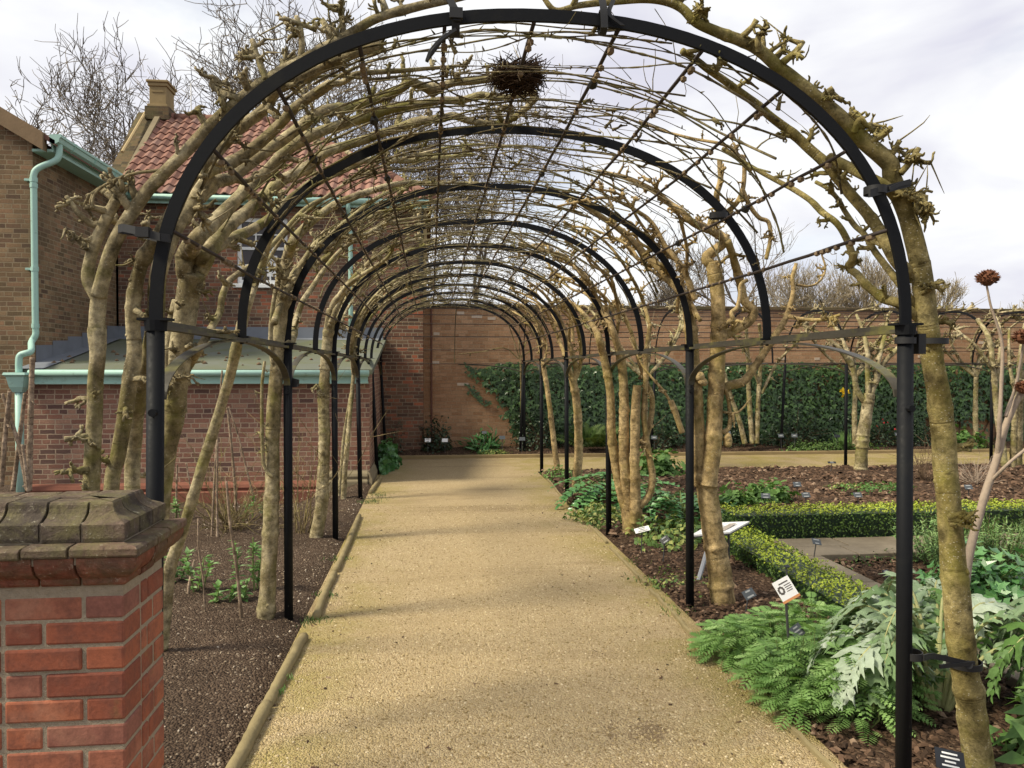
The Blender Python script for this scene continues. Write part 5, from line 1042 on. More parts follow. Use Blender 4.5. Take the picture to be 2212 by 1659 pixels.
hedge_seg(m, mc, 2.74, 9.0, 6.70, 7.08, .29, 2600); m.build('foliage', LF_BOX, hg); mc.build('dark_core', LF_DARK, hg)
hg = thing('box_hedge', 'low yellow-green box edging running towards the silver leaves', 'hedge', (2.7, 5.6, 0)); m, mc = MB(), MB()
hedge_seg(m, mc, 2.50, 2.88, 3.9, 6.69, .17, 2800, .58); m.build('foliage', LF_BOX, hg); mc.build('dark_core', LF_DARK, hg)
# cardoon
def cardoon(label, c, n, R0, seed, dirs=None, hh=.5):
    o = thing('cardoon', label, 'plant', c, 'big silver-leaved plants in the near right bed'); c = np.asarray(c, float)
    for k in range(n):
        th = dirs[k] if dirs and k < len(dirs) else RN.rand()*6.28; th = -th if math.sin(th) < -.55 and math.cos(th) < .75 else th; L = R0*RN.uniform(.75, 1.15); el = RN.uniform(.55, 1.15); h = hh*RN.uniform(.75, 1.25)*(1 if el < .9 else 1.2)
        dh = np.array([math.cos(th), math.sin(th), 0]); reach = L*RN.uniform(.62, .9)
        p = crv([c+dh*.03, c+dh*reach*.3+[0, 0, h*.75], c+dh*reach*.65+[0, 0, h*1.02], c+dh*reach*.92+[0, 0, h*.78], c+dh*reach*1.06+[0, 0, h*.40]], 9); nn = len(p)
        d = np.gradient(p, axis=0); d /= np.linalg.norm(d, axis=1)[:, None]; s = cross(d, [0, 0, 1.]); s /= np.linalg.norm(s, axis=1)[:, None]+1e-9; u = cross(s, d)
        m = MB(); ms = MB(); ms.tube(p[:int(nn*.8)], np.linspace(.013, .002, int(nn*.8)), 6); nl = 17; tl = min(.95, max(.02, RN.normal()*.28+.55)); sw = RN.uniform(.5, .95)
        sp = L*1.25/nl
        for j in range(nl):
            f = .16+.82*j/(nl-1); i = int(f*(nn-1)); w = L*.20*math.sin(math.pi*min(1, .14+.80*f))**.8
            for sg in (-1, 1):
                ww = w*RN.uniform(.7, 1.25); e = unit(s[i]*sg+d[i]*(sw+RN.normal()*.12)-np.array([0, 0, .12])+u[i]*(.28+RN.normal()*.22)); q = unit(d[i]-e*np.dot(d[i], e)); b = p[i]; hw = sp*.40*RN.uniform(.85, 1.15); dr = np.array([0, 0, 1.])*ww
                ax = [b, b+e*ww*.34+u[i]*ww*.06, b+e*ww*.66+u[i]*ww*.03-dr*.10, b+e*ww-dr*.30]
                V = ax+[b-q*hw*.7, b+e*ww*.20-q*hw*1.0+u[i]*hw*.15, b+e*ww*.36-q*hw*.55, b+e*ww*.58-q*hw*1.05-dr*.10, b+e*ww*.66-q*hw*.35-dr*.12, b+q*hw*.9, b+e*ww*.32+q*hw*1.15+u[i]*hw*.15, b+e*ww*.42+q*hw*.6, b+e*ww*.72+q*hw*1.1-dr*.14, b+e*ww*.76+q*hw*.35-dr*.16]
                V = [np.asarray(q_)+(RN.normal(size=3)*.0045 if i_ not in (0, 4, 9) else 0) for i_, q_ in enumerate(V)]
                m.add(V, [(0, 4, 5), (0, 5, 1), (1, 5, 6), (1, 6, 2), (6, 7, 2), (2, 7, 8), (2, 8, 3), (0, 10, 9), (0, 1, 10), (1, 11, 10), (1, 2, 11), (11, 2, 12), (2, 13, 12), (2, 3, 13)], min(1, max(0, tl+RN.normal()*.05)))
        fo = m.build('leaf', LF_CARD, o, smooth=True); ms.build('midrib', LF_CSTALK, fo, smooth=True)
c1 = G(2025, 1545); cardoon('big silver cardoon with jagged arching leaves behind the nearest right post', c1, 46, .66, 1, [2.6, 2.9, 3.2, 3.5, 3.9, 2.2, 1.9, 4.3, 2.45, 3.0, 3.35, 2.7], .38)
c2 = np.array([3.0, 2.98, 0]); cardoon('silver cardoon at the right edge beyond the olive trunk', c2, 34, .64, 2, [2.6, 3.0, 3.6, 4.2, 2.0, 4.6], .40)
c3 = np.array([2.75, 3.95, 0]); cardoon('paler cardoon farther back between the flagstones and the big one', c3, 20, .52, 3, None, .27)
# feathery green clumps
def feather(label, spots, n, L):
    c0 = np.mean([s[0] for s in spots], axis=0); o = thing('feathery_plant', label, 'plant', c0, 'feathery green plants edging the path'); m, ms = MB(), MB()
    for (c, r, h) in spots:
        c = np.asarray(c, float)
        for k in range(n):
            th = RN.rand()*6.28; rr = r*math.sqrt(RN.rand()); q = c+np.array([math.cos(th)*rr, math.sin(th)*rr, 0]); hz = h*math.sqrt(max(.05, 1-(rr/r)**2))*RN.uniform(.65, 1.15)
            p = q+[0, 0, hz]; d = np.array([math.cos(th)*(.5+rr/r), math.sin(th)*(.5+rr/r), RN.uniform(-.1, .6)])+rv()*.45; fernleaf(m, p, d, L*RN.uniform(.6, 1.3), min(1, max(0, RN.normal()*.22+.5)), 6, (0, 0, 1), .42, .35)
            if k % 3 == 0: ms.tube([lerp(c, q, .5), lerp(q, p, .6)+rv()*.01, p], [.0035, .003, .002], 4)
    m.build('foliage', LF_FERN, o); ms.build('stems', STEMG, o)
feather('feathery green clump by the edging below the grey label', [(G(1595, 1420), .20, .17), (G(1680, 1420), .25, .22), (G(1745, 1405), .22, .25)], 210, .105)
feather('larger feathery green clump nearest the camera around the white card stake', [(G(1690, 1500), .17, .24), (G(1790, 1515), .23, .33), (G(1850, 1565), .19, .30), (G(1740, 1540), .18, .22), (G(1900, 1535), .18, .28)], 200, .10)
# acanthus
def acanthus(label, c, n, L, h):
    o = thing('acanthus', label, 'plant', c, 'dark glossy leaf clumps under the tan trees'); c = np.asarray(c, float); m = MB(); ms = MB()
    for k in range(n):
        th = RN.rand()*6.28; r = L*RN.uniform(.15, .9); b = c+np.array([math.cos(th)*r, math.sin(th)*r, h*RN.uniform(.45, 1.1)*(1-.4*r/L)]); d = np.array([math.cos(th), math.sin(th), -.25+RN.normal()*.25]); ll = L*RN.uniform(.45, .75)
        d = unit(d); s = unit(cross(d, (0, 0, 1))); u = cross(s, d); t = min(1, max(0, RN.normal()*.25+.5))
        for j in range(6):
            f = j/5; q = b+d*ll*f-np.array([0, 0, .35*ll*f*f]); w = ll*.36*math.sin(math.pi*(.18+.72*f))
            for sg in (-1, 1):
                e = unit(s*sg+d*.5-np.array([0, 0, .1])); g_ = unit(d-e*np.dot(d, e)); m.add([q-g_*w*.22, q+e*w*.5-g_*w*.25+u*w*.1, q+e*w*.6-g_*w*.05, q+e*w, q+e*w*.62+g_*w*.12, q+e*w*.5+g_*w*.32+u*w*.1, q+g_*w*.35], [(0, 1, 2), (0, 2, 3), (0, 3, 4), (0, 4, 5), (0, 5, 6)], t)
        tip = b+d*ll*1.18-np.array([0, 0, .5*ll]); q = b+d*ll*.98-np.array([0, 0, .34*ll]); m.add([q-s*ll*.1, q+s*ll*.1, tip], [(0, 1, 2)], t)
        ms.tube([c, lerp(c, b, .6)+[0, 0, .05], b, b+d*ll*.5-[0, 0, .08*ll]], [.009, .008, .006, .003], 5)
    m.build('foliage', LF_ACAN, o); ms.build('stalks', STEMG, o)
acanthus('dark glossy acanthus clump left of the multi-stemmed tree', np.array([2.15, 8.9, 0]), 60, .55, .42)
acanthus('dark glossy acanthus clump right of the multi-stemmed tree', np.array([2.60, 7.75, 0]), 55, .50, .36)
GG = 'low green plants in the right beds'
bush('ground_cover', 'variegated cream and green mat left of the multi-stemmed trunk', 'ground cover', G(1300, 1125), .30, .45, .14, 900, .055, .035, LF_VAR, group=GG)
bush('ground_cover', 'variegated green mat right of the multi-stemmed trunk', 'ground cover', G(1450, 1170), .42, .55, .20, 1100, .055, .035, LF_VAR, group=GG, tb=(0, .8))
bush('ground_cover', 'sparse yellow-green mat around the foot of the second right post', 'ground cover', G(1470, 1262), .28, .35, .06, 500, .03, .02, LF_VAR, group=GG, tb=(.2, .8))
bush('geranium', 'round-leaved light green clump just right of the forked trunk', 'plant', G(1585, 1100), .22, .18, .22, 220, .075, .06, LF_GER, 'round', group=GG, stem=STEMG)
bush('geranium', 'round-leaved light green clump behind a grey label left of centre in the bed', 'plant', G(1655, 1092), .32, .22, .26, 320, .075, .06, LF_GER, 'round', group=GG, stem=STEMG)
bush('geranium', 'leafy light green clump on the bed edge behind the acanthus', 'plant', G(1425, 1030), .4, .35, .34, 400, .085, .06, LF_GER, 'round', group=GG, stem=STEMG)
bush('geranium', 'small light green clump at the bed corner below the thin bowed trunk', 'plant', G(1215, 1035), .30, .4, .16, 320, .05, .035, LF_GER, group=GG)
bush('sedum_mat', 'flat yellow-green mat on the mulch below the stumpy tree', 'ground cover', G(1885, 1063), .62, .3, .10, 900, .045, .03, LF_GER, group=GG, tb=(0, .7))
bush('sedum_mat', 'small pale green tuft between two grey labels in the mulch', 'ground cover', G(1825, 1062), .25, .2, .10, 160, .05, .02, LF_VAR, group=GG, tb=(.3, .9))
bush('sedum_mat', 'tiny green seedlings on the bed by the flagstone corner', 'ground cover', G(1790, 1230), .25, .3, .05, 160, .03, .015, LF_GER, group=GG)
bush('sedum_mat', 'thin green weeds over the herb bed behind the nearest right post', 'ground cover', G(1930, 1215), .55, .25, .06, 350, .03, .014, LF_WILD, group=GG)
bush('leafy_clump', 'broad green leaves at the right edge below the rosemary', 'plant', np.array([3.75, 4.85, 0]), .38, .35, .34, 520, .075, .06, LF_ACAN, 'lobed', group=GG, tb=(.3, 1), stem=STEMG)
bush('leafy_clump', 'lush green leaves at the lower right corner behind the olive trunk', 'plant', np.array([2.60, 2.85, 0]), .26, .22, .30, 320, .11, .05, LF_GER, group=GG, tb=(.1, .8), stem=STEMG)
# rosemary
o = thing('rosemary', 'upright grey-green rosemary bush in front of the hedge at right', 'shrub', G(2105, 1225)); c = G(2105, 1225); m, ms = MB(), MB()
for k in range(240):
    th = RN.rand()*6.28; r = .5*math.sqrt(RN.rand()); q = c+np.array([math.cos(th)*r, math.sin(th)*r*.6, .02]); d = unit(np.array([math.cos(th)*r*.9, math.sin(th)*r*.5, .75])+rv()*.15); L = RN.uniform(.22, .42); t = RN.rand()
    ms.tube([c+(q-c)*.4, q, q+d*L], [.004, .003, .001], 4)
    for j in range(34):
        p = q+d*L*(.1+.9*j/34); e = unit(d*.7+rv()); m.add([p-cross(e, d)*.009, p+e*.042, p+cross(e, d)*.009], [(0, 1, 2)], min(1, max(0, t*.6+.4*j/34)))
m.build('foliage', LF_ROSE, o); ms.build('stems', STEMB, o)
# dead twiggy shrubs
def twiggy(label, c, r, h, n, mat, name='dry_shrub', group=None):
    o = thing(name, label, 'shrub', c, group); m = MB(); c = np.asarray(c, float)
    for k in range(n):
        p = c+[RN.normal()*r*.1, RN.normal()*r*.1, 0]; d = unit(np.array([RN.normal()*r, RN.normal()*r, h])); pts = [p]; L = h*RN.uniform(.5, 1.1)
        for j in range(5): d = unit(d+rv()*.22); p = p+d*L/5; pts.append(p)
        m.tube(crv(pts, 3), np.linspace(.005, .0015, 16), 4)
        for j in range(3): b = pts[RN.randint(2, 6)]; e = unit(d+rv()*.8); m.tube([b, b+e*L*.15+rv()*.01, b+e*L*.3], [.003, .002, .001], 4)
    m.build('twigs', mat, o)
twiggy('bare reddish twiggy shrub behind the nearest right post', G(1998, 1045), .25, .55, 45, STEMB)
twiggy('pale dry twiggy shrub left of the slim stem cluster', G(2105, 1050), .28, .45, 40, DRY)
# dry seed-head stems
o = thing('dry_seedhead', 'tall dry cardoon stalk with dark spiky seed heads at the right edge', 'plant', P(2085, 1260, 4.2)*[1, 1, 0]); Yd = 4.2; m = MB()
limb(m, [P(2070, 1420, Yd), P(2088, 1230, Yd), P(2119, 1098, Yd), P(2152, 995, Yd), P(2175, 913, Yd), P(2205, 850, Yd), P(2240, 790, Yd)], .030, .016, n=8, amp=.1)
limb(m, [P(2155, 985, Yd), P(2160, 900, Yd-.05), P(2163, 830, Yd-.05), P(2165, 747, Yd-.05), P(2150, 690, Yd-.05), P(2140, 660, Yd-.05), P(2131, 614, Yd-.05)], .014, .006, n=7)
limb(m, [P(2172, 900, Yd-.05), P(2195, 830, Yd), P(2211, 740, Yd)], .010, .006, n=6); limb(m, [P(2140, 1040, Yd), P(2180, 1000, Yd-.1), P(2240, 950, Yd-.1)], .012, .008, n=6)
m.build('stalk', DRY, o, smooth=True)
for (x, y, r) in ((2133, 600, .058), (2211, 727, .055), (2214, 836, .05)):
    m = MB(); c = P(x, y, Yd-.05)
    m.tube([c+[0, 0, -r*.8], c+[0, 0, -r*.4], c, c+[0, 0, r*.5], c+[0, 0, r*.75]], np.array([.3, .75, .85, .6, .2])*r, 12)
    for k in range(170):
        d = rv(); d[2] = d[2]*.75; b = c+d*r*np.array([.8, .8, .65]); e = unit(d+np.array([0, 0, .25])); s_ = unit(cross(e, rv())); m.add([b-s_*r*.13, b+s_*r*.13, b+e*r*.42, b+e*r*.05+cross(s_, e)*r*.08], [(0, 1, 3), (1, 2, 3), (2, 0, 3), (0, 2, 1)])
    m.build('seed_head', SEED, o)
# ------------------------------------------------------------------ left bed: rods, bean plants, stakes
GR = 'hazel rods standing in the left bed'
for lab, a, b_, r in (('hazel rod leaning in the left bed just before the split-barked trunk', (523, 1339), (489, 1040), .011), ('short grey rod left of the bean plants', (443, 1328), (428, 1120), .007), ('tall thin rod leaning on the slender mossy stem', (457, 1156), (480, 800), .012), ('straight pale rod of the wigwam behind the slender stem', (512, 1128), (491, 880), .016), ('rod crossing the wigwam top and falling to the right', (560, 1105), (494, 878), .012), ('short upright cane near the pier in the left bed', (381, 1114), (383, 1003), .012), ('pale cane beside the wigwam foot', (470, 1160), (468, 880), .012), ('thin cane leaning left near the red plinth', (420, 1112), (402, 1000), .010), ('broken short stake in the soil near the pier', (405, 1290), (420, 1210), .012)):
    q = G(*a, .03); e = P(b_[0], b_[1], q[1]+.02); m = MB(); limb(m, [q-[0, 0, .05], lerp(q, e, .35)+rv()*.01, lerp(q, e, .7)+rv()*.012, e], r, r*.7, n=7, lumps=3, amp=.15); setp(m.build('hazel_rod', HAZEL, smooth=True), lab, 'rod', GR)
GS = 'rough stakes at the far left'
for lab, pts, r in (('tall rough stake standing before the mint downpipe', [(62, 1060), (66, 900), (70, 772)], .035), ('thin stake leaning right across the mint hopper pipe', [(28, 1060), (42, 950), (54, 850)], .026), ('upright pale stake at the left edge of the frame', [(3, 1050), (12, 930), (21, 845)], .028), ('stake leaning left behind the mint downpipe', [(60, 1060), (40, 960), (5, 850)], .024), ('short thin stake leaning at the foot of the mint pipe', [(62, 1062), (54, 1000), (48, 960)], .02)):
    Yk = 8.6+RN.rand()*.4; m = MB(); limb(m, [P(x, y, Yk) for x, y in pts], r, r*.75, n=8, lumps=6, spurs=2, ssize=.05); setp(m.build('rough_stake', HAZEL, smooth=True), lab, 'stake', GS)
def bean(label, x, y, h, n):
    c = G(x, y); o = thing('bean_plant', label, 'plant', c, 'bean plants in the left bed'); m, ms = MB(), MB()
    for s_ in range(3):
        b = c+[RN.normal()*.05, RN.normal()*.05, 0]; e = b+[RN.normal()*.05, RN.normal()*.05, h*RN.uniform(.7, 1)]; ms.tube([b, lerp(b, e, .5)+rv()*.01, e], [.007, .006, .004], 6)
        for k in range(n):
            p = lerp(b, e, RN.uniform(.2, 1)); d = unit(np.array([RN.normal(), RN.normal(), .5])); leaf(m, p, d, (0, 0, 1), RN.uniform(.045, .075), RN.uniform(.03, .045), RN.rand(), .2, .2)
    m.build('foliage', LF_BEAN, o); ms.build('stems', STEMG, o)
bean('tall leafy bean plant left of the split-barked trunk', 538, 1290, .42, 34); bean('low bean plant at the foot of the leaning hazel rod', 500, 1318, .20, 20); bean('bean plant close behind the brick pier', 372, 1275, .30, 30); bean('thin bean plant midway across the left bed', 425, 1290, .34, 18); bean('small leafy plant by the red plinth', 395, 1118, .22, 24); bean('leafy seedling beside the wigwam foot', 545, 1125, .25, 20)
twiggy('tangle of thin bare canes around the wigwam in the left bed', G(500, 1150), .75, .85, 60, BK_T, 'bare_canes', 'bare canes in the left bed'); twiggy('bare upright canes between the second and third left posts', G(650, 1160), .5, 1.25, 22, BK_T, 'bare_canes', 'bare canes in the left bed')
# weeds on the gravel edges
def weeds(label, pts, mat):
    m = MB()
    for (x, y, n, r) in pts:
        c = G(x, y, .004)
        for k in range(n): p = c+[RN.normal()*r, RN.normal()*r, 0]; leaf(m, p, unit((RN.normal()*.6, RN.normal()*.6, 1)), (0, -1, .3), RN.uniform(.02, .05), .006, RN.rand())
    setp(m.build('grass_tuft', mat), label, 'weeds', kind='stuff')
weeds('bright grass tuft on the gravel by the nearest left edging', [(598, 1500, 40, .015), (618, 1470, 14, .02)], LF_GER)
weeds('mossy weeds along the left path edge by the second post', [(670, 1345, 60, .06), (730, 1210, 50, .05), (700, 1290, 40, .05)], LF_WILD)
weeds('mossy weeds at the path edge below the low building corner', [(800, 1085, 90, .08), (815, 1072, 60, .08)], LF_WILD)
weeds('small weeds along the right path edge before the multi-stemmed tree', [(1420, 1260, 60, .08), (1380, 1215, 50, .06), (1465, 1320, 60, .08), (1300, 1140, 60, .06)], LF_VAR)
# ------------------------------------------------------------------ plant labels
def plabel(label, pc, foot, w, h, mat, tilt=40, yaw=0, text=0, tmat=None, roll=0, sr=.005):
    b = G(foot[0], foot[1], .02) if len(foot) == 2 else P(foot[0], foot[1], foot[2]); c = P(pc[0], pc[1], b[1]-.01); o = thing('plant_label', label, 'plant label', b*[1, 1, 0], 'plant labels on stakes')
    q = Quaternion((0, 0, 1), rad(yaw)) @ Quaternion((1, 0, 0), rad(-tilt)) @ Quaternion((0, 1, 0), rad(roll))
    ux, uy, un = (np.array(q @ Vector(v)) for v in ((1, 0, 0), (0, 0, 1), (0, -1, 0)))
    def slab(m, cx, cy, ww, hh, z0, z1): m.prism([c+ux*(cx-ww/2)+uy*(cy-hh/2)+un*z0, c+ux*(cx+ww/2)+uy*(cy-hh/2)+un*z0, c+ux*(cx+ww/2)+uy*(cy+hh/2)+un*z0, c+ux*(cx-ww/2)+uy*(cy+hh/2)+un*z0], un*(z1-z0))
    m = MB(); slab(m, 0, 0, w, h, -.002, .002); pl = m.build('plate', mat, o)
    if text:
        m = MB()
        for k in range(text):
            ww = w*RN.uniform(.35, .65); slab(m, 0, h*(.3-.6*k/max(1, text-1) if text > 1 else 0), ww, h*.35/max(2, text), .0022, .0028)
        m.build('lettering', tmat or LBT, pl)
    m = MB(); m.tube([b-[0, 0, .05], c-un*.006+[0, 0, -.002]], sr, 6); m.build('stake', STAKE, o); return o, c, ux, uy, un, pl, slab
L1 = [('white label left of the pair in front of the dark rounded shrub', (924, 951), (924, 972), .10, .07, LBW, 2, LBD), ('white label right of the pair in front of the dark rounded shrub', (961, 951), (961, 972), .10, .07, LBW, 0, None), ('grey label right of the strap-leaved plant by the back wall', (1085, 945), (1085, 966), .10, .07, LBG, 0, None), ('grey label at the foot of the lone back post', (1128, 948), (1127, 972), .10, .07, LBG, 0, None), ('tiny label stake half hidden in the strap-leaved plant', (1046, 934), (1046, 955), .08, .05, LBG, 0, None),
      ('grey label by the kerb just right of the forked trunk', (1573, 935), (1574, 962), .10, .07, LBG, 1, None), ('left grey label of the pair by the back post right of the leaning stems', (1687, 941), (1688, 966), .10, .07, LBG, 1, None), ('right grey label of the pair by the back post right of the leaning stems', (1716, 941), (1717, 966), .10, .07, LBG, 1, None), ('dark label in the grey-green mat at the kerb', (1808, 942), (1808, 966), .11, .06, LBK, 0, None), ('grey label against the red-flowered shrub', (1939, 938), (1940, 962), .10, .07, LBG, 1, None), ('grey label in front of the glossy shrub behind the multi-stemmed tree', (1413, 945), (1414, 966), .10, .07, LBG, 1, None)]
for (lab, pc, ft, w_, h_, mt, tx, tm) in L1: plabel(lab, pc, (ft[0], ft[1], 13.9), w_*1.05, h_, mt, 30, RN.normal()*6, tx, tm)
for (lab, pc, ft, w_, h_, mt, ti) in (('small rust-dark tilted label alone near the far gravel edge', (1797, 999), (1793, 1023), .12, .045, LBK, 60), ('grey label upper left of the trio in the mulch', (1722, 1046), (1723, 1082), .10, .062, LBG, 35), ('grey label lower left of the trio in the mulch', (1741, 1069), (1742, 1098), .10, .062, LBG, 35), ('grey label right of the trio beside the yellow-green mat', (1853, 1069), (1856, 1098), .10, .062, LBG, 35), ('dark grey label standing in the round-leaved clump', (1654, 1071), (1655, 1102), .10, .062, LBG, 35), ('grey label seen just right of the olive trunk in the mulch', (2092, 1052), (2094, 1078), .10, .062, LBG, 35)):
    plabel(lab, pc, ft, w_, h_, mt, ti, RN.normal()*8, 2)
plabel('grey label on a leaning stake by the flagstones', (1764, 1170), (1755, 1213), .08, .055, LBG, 40, 15, 2, roll=15)
plabel('small black label behind the nearest right post in the herb bed', (1915, 1238), (1912, 1275), .06, .05, LBK, 40, 20, 2)
plabel('black label on a slanted stake before the variegated mat', (1436, 1166), (1431, 1218), .075, .055, LBK, 30, -30, 2, roll=-40)
plabel('grey label beside the foot of the forked tan trunk', (1618, 1283), (1608, 1322), .085, .06, LBG, 35, 5, 2, roll=-20)
plabel('grey label among the feathery leaves behind the white card stake', (1722, 1363), (1716, 1478), .065, .06, LBG, 30, 5, 3, roll=-25)
plabel('white label with dark print in front of the multi-stemmed trunk', (1387, 1144), (1385, 1200), .13, .05, LBW, 48, -12, 3, LBD, roll=-18)
plabel('black-headed stake rising behind the white card', (1700, 1223), (1706, 1400), .035, .02, LBK, 60, 20, 0)
o, c, ux, uy, un, pl, slab = plabel('large white card with orange foot on a tall black stake', (1697, 1273), (1712, 1500), .088, .105, LBW, 22, -10, 0, roll=-28, sr=.007)
m = MB()
for k, (yy, ww, xx) in enumerate(((.032, .05, .005), (.018, .035, .018), (.008, .035, .018), (-.002, .03, .018), (-.012, .03, .016))): slab(m, xx, yy, ww, .004 if k else .006, .0022, .0028)
for k in range(9): a = k/9*6.28; slab(m, -.022+.012*math.cos(a), .003+.016*math.sin(a), .010, .010, .0022, .0028)
m.build('lettering', LBD, pl); m = MB(); slab(m, 0, -.050, .094, .012, .0022, .0028); m.build('orange_band', LBO, pl)
plabel('big black label with white print in the bottom right corner', (2052, 1642), (2070, 1690), .105, .075, LBK, 40, -8, 4, LBW, roll=12)
# lectern
le = thing('lectern_sign', 'white information panel on a tilted lectern stand behind the forked trunk', 'sign', G(1560, 1215)); Yl = 5.75
cn = [P(1492, 1156, Yl-.12), P(1577, 1149, Yl-.12), P(1619, 1126, Yl+.22), P(1540, 1129, Yl+.22)]; m = MB(); m.prism([q-[0, 0, .012] for q in cn], (0, 0, .012)); pl = m.build('panel', LBW, le)
m = MB(); c = sum(cn)/4; e1, e2 = cn[1]-cn[0], cn[3]-cn[0]
for (u, v, du, dv, mt) in ((.68, .45, .20, .62, 0), (.35, .5, .3, .06, 1), (.35, .62, .3, .05, 1), (.35, .38, .3, .05, 1)):
    p = cn[0]+e1*(u-du/2)+e2*(v-dv/2)+[0, 0, .002]; m.quad(p, p+e1*du, p+e1*du+e2*dv, p+e2*dv)
m.build('print', plain('panel_print', (.38, .33, .27), .6, .2, .3, 20), pl)
m = MB(); m.prism([q-[0, 0, .022] for q in cn], (0, 0, .0095)); m.build('frame', STAKE, le)
m = MB(); q = P(1574, 1150, Yl); m.tube([q, [q[0], q[1], 0]], .010, 8); m.build('leg', STAKE, le); m = MB(); m.tube([P(1530, 1180, Yl-.05), G(1506, 1264)], .018, 8); m.build('leg', STEEL, le)
# ------------------------------------------------------------------ distant bare trees
def far_tree(label, X, Y, H, spread, mat, levels=5, crook=.35, r0=.28, kids=3, first=.3, rise=.35, minr=.012, group='bare trees beyond the garden', lean=(0, 0), ang=.75, seed=0, name='bare_tree'):
    rs = np.random.RandomState(seed); o = thing(name, label, 'tree', (X, Y, 0), group); mt, mc = MB(), MB(); cnt = [0]
    def grow(p, d, L, r, lev):
        cnt[0] += 1
        if cnt[0] > 9000: return
        pts = [p]; n = 5 if lev < 4 else 3
        for j in range(n):
            d = unit(d+rs.normal(size=3)*crook*.55*(1 if lev < 4 else .8)+np.array([0, 0, rise*.12])); p = p+d*L/n; pts.append(p)
        (mt if lev == 0 else mc).tube(pts, np.linspace(r, max(minr*.6, r*.55), n+1), 7 if lev == 0 else 5 if lev < 3 else 3, False)
        if lev >= levels: return
        for k in range(kids+(1 if 0 < lev < levels-1 else 0)+(1 if lev == 2 else 0)):
            b = pts[rs.randint(max(1, n//2), n+1)] if k else pts[-1]; e = unit(d+rs.normal(size=3)*ang+np.array([0, 0, rise*.4])); grow(b, unit(e*np.array([spread, spread, 1])), L*rs.uniform(.58, .80), max(minr, r*rs.uniform(.42, .6)), lev+1)
    grow(np.array([X, Y, -.2]), unit(np.array([lean[0], lean[1], 1.])), H*first, r0, 0)
    top = max(v[:, 2].max() for v in mc.v); k = H/top
    for q in (mt, mc): q.v = [(v-[X, Y, 0])*k+[X, Y, 0] for v in q.v]
    mt.build('trunk', mat, o); mc.build('crown', mat, o)
def fx(x, Y): return P(x, 600, Y)[0]
far_tree('crooked bare tree rising behind the gable wing at far left', fx(215, 30), 30, 12.2, 1.0, BK_FAR, 6, .55, .13, 3, .30, .25, .0115, seed=3, lean=(-.2, 0))
far_tree('dense bare tree behind the stone chimney', fx(420, 32), 32, 15.4, .85, BK_FAR, 6, .5, .16, 3, .30, .5, .0115, seed=5)
far_tree('tall bare tree behind the red roof ridge', fx(610, 33), 33, 17.4, .85, BK_FAR, 6, .5, .17, 3, .30, .5, .0115, seed=8)
far_tree('bare tree seen through the hoops above the hip end', fx(800, 34), 34, 17.4, .9, BK_FAR, 6, .5, .16, 3, .30, .45, .0115, seed=11)
far_tree('bare tree seen down the tunnel above the garden wall', fx(1000, 36), 36, 14.6, .95, BK_FAR, 6, .45, .15, 3, .30, .45, .010, seed=14)
far_tree('sparse dark bare tree behind the second hoop on the right', fx(1642, 26), 26, 8.4, 1.0, BK_FAR, 5, .35, .13, 3, .36, .5, .007, seed=17, ang=.6)
far_tree('small bare tree far behind the forked tan trunk', fx(1450, 40), 40, 8.6, 1.0, BK_FAR, 6, .3, .13, 3, .34, .7, .010, seed=20, ang=.5)
for k, (x, lab, h) in enumerate(((1765, 'pale fan-shaped bare tree left of the three beyond the wall', 8.9), (1880, 'pale fan-shaped bare tree in the middle of the three beyond the wall', 9.2), (2020, 'pale fan-shaped bare tree right of the three beyond the wall', 9.0), (2260, 'pale bare tree cut off by the right edge beyond the wall', 7.2))):
    far_tree(lab, fx(x, 46), 46, h, 1.25, BK_FARL, 5, .16, .13, 4, .27, .8, .010, seed=30+k, ang=.5)
# ------------------------------------------------------------------ light, sky, camera
w = bpy.data.worlds.new('World'); SC.world = w; w.use_nodes = True; nt = w.node_tree; nt.nodes.clear()
out = nt.nodes.new('ShaderNodeOutputWorld'); bg1 = nt.nodes.new('ShaderNodeBackground'); bg2 = nt.nodes.new('ShaderNodeBackground'); mx = nt.nodes.new('ShaderNodeMixShader')
sky = nt.nodes.new('ShaderNodeTexSky'); sky.sky_type = 'NISHITA'; sky.sun_disc = False; SE, SR = 46, 256; sky.sun_elevation = rad(SE); sky.sun_rotation = rad(SR)
nt.links.new(sky.outputs[0], bg1.inputs[0]); bg1.inputs[1].default_value = .13
tc = nt.nodes.new('ShaderNodeTexCoord'); mp = nt.nodes.new('ShaderNodeMapping'); mp.inputs['Scale'].default_value = (1, 1, 2.6); mp.inputs['Location'].default_value = (.35, .2, .1); nt.links.new(tc.outputs['Generated'], mp.inputs[0])
n1 = nt.nodes.new('ShaderNodeTexNoise'); n1.inputs['Scale'].default_value = 2.3; n1.inputs['Detail'].default_value = 7; n1.inputs['Roughness'].default_value = .55; n1.inputs['Distortion'].default_value = .3; nt.links.new(mp.outputs[0], n1.inputs['Vector'])
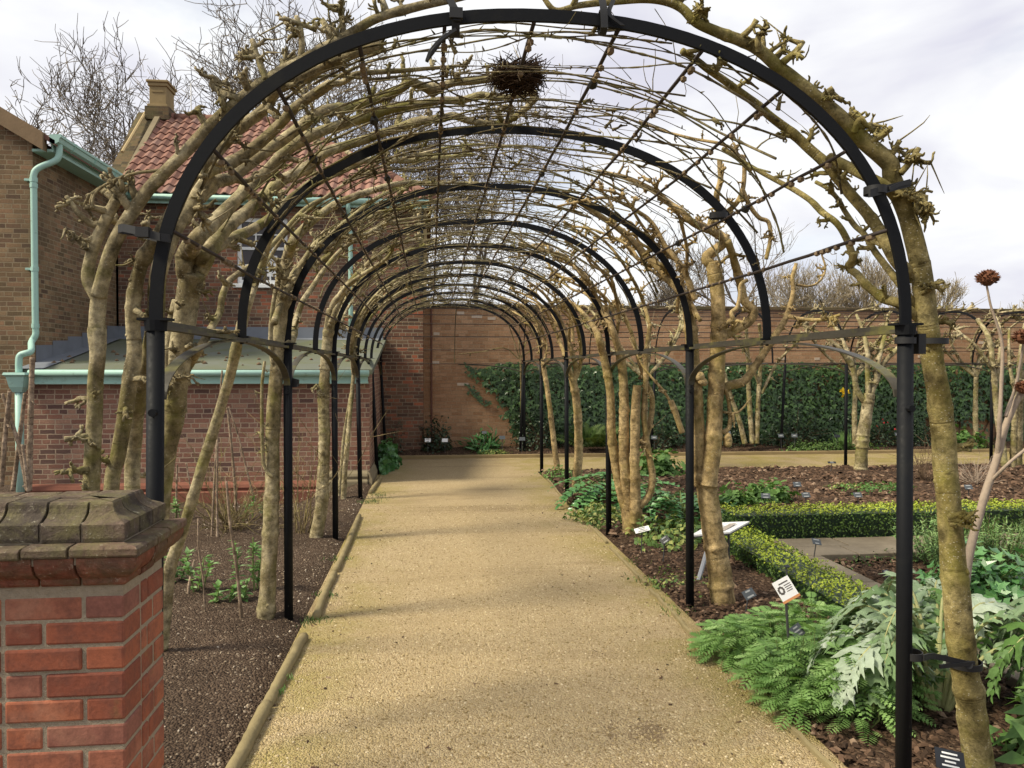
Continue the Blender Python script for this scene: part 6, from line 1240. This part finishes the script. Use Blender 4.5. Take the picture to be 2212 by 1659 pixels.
r1 = nt.nodes.new('ShaderNodeValToRGB'); r1.color_ramp.elements[0].position = .30; r1.color_ramp.elements[0].color = (.45, .45, .45, 1); r1.color_ramp.elements[1].position = .50; r1.color_ramp.elements[1].color = (1, 1, 1, 1); nt.links.new(n1.outputs[0], r1.inputs[0])
n2 = nt.nodes.new('ShaderNodeTexNoise'); n2.inputs['Scale'].default_value = 3.4; n2.inputs['Detail'].default_value = 5; n2.inputs['Distortion'].default_value = .4; mp2 = nt.nodes.new('ShaderNodeMapping'); mp2.inputs['Location'].default_value = (3.1, 1.2, 0); mp2.inputs['Scale'].default_value = (1, 1, 2.2); nt.links.new(tc.outputs['Generated'], mp2.inputs[0]); nt.links.new(mp2.outputs[0], n2.inputs['Vector'])
r2 = nt.nodes.new('ShaderNodeValToRGB'); e = r2.color_ramp.elements; e[0].position = .36; e[0].color = (.72, .72, .82, 1); e[1].position = .58; e[1].color = (.98, .99, 1.0, 1); nt.links.new(n2.outputs[0], r2.inputs[0])
nt.links.new(r2.outputs[0], bg2.inputs[0]); bg2.inputs[1].default_value = .86
nt.links.new(r1.outputs[0], mx.inputs[0]); nt.links.new(bg1.outputs[0], mx.inputs[1]); nt.links.new(bg2.outputs[0], mx.inputs[2]); nt.links.new(mx.outputs[0], out.inputs[0])
sl_ = bpy.data.lights.new('sun', 'SUN'); sl_.energy = 4.8; sl_.angle = rad(12); sl_.color = (1, .91, .71); so = bpy.data.objects.new('sun', sl_); COL.objects.link(so)
az = rad(SR); sd = Vector((math.sin(az)*math.cos(rad(SE)), math.cos(az)*math.cos(rad(SE)), math.sin(rad(SE)))); so.rotation_euler = sd.to_track_quat('Z', 'Y').to_euler(); so.location = sd*40
cam = bpy.data.cameras.new('camera'); cam.sensor_width = 36; cam.lens = 36*FP/2212; cam.clip_end = 2000; cam.clip_start = .05
co = bpy.data.objects.new('camera', cam); COL.objects.link(co); co.location = (0, 0, 1.6); co.rotation_euler = (rad(90)-PH, 0, -TH); SC.camera = co
SC.view_settings.view_transform = 'Standard'; SC.view_settings.look = 'None'; SC.view_settings.exposure = .30; SC.view_settings.gamma = 1
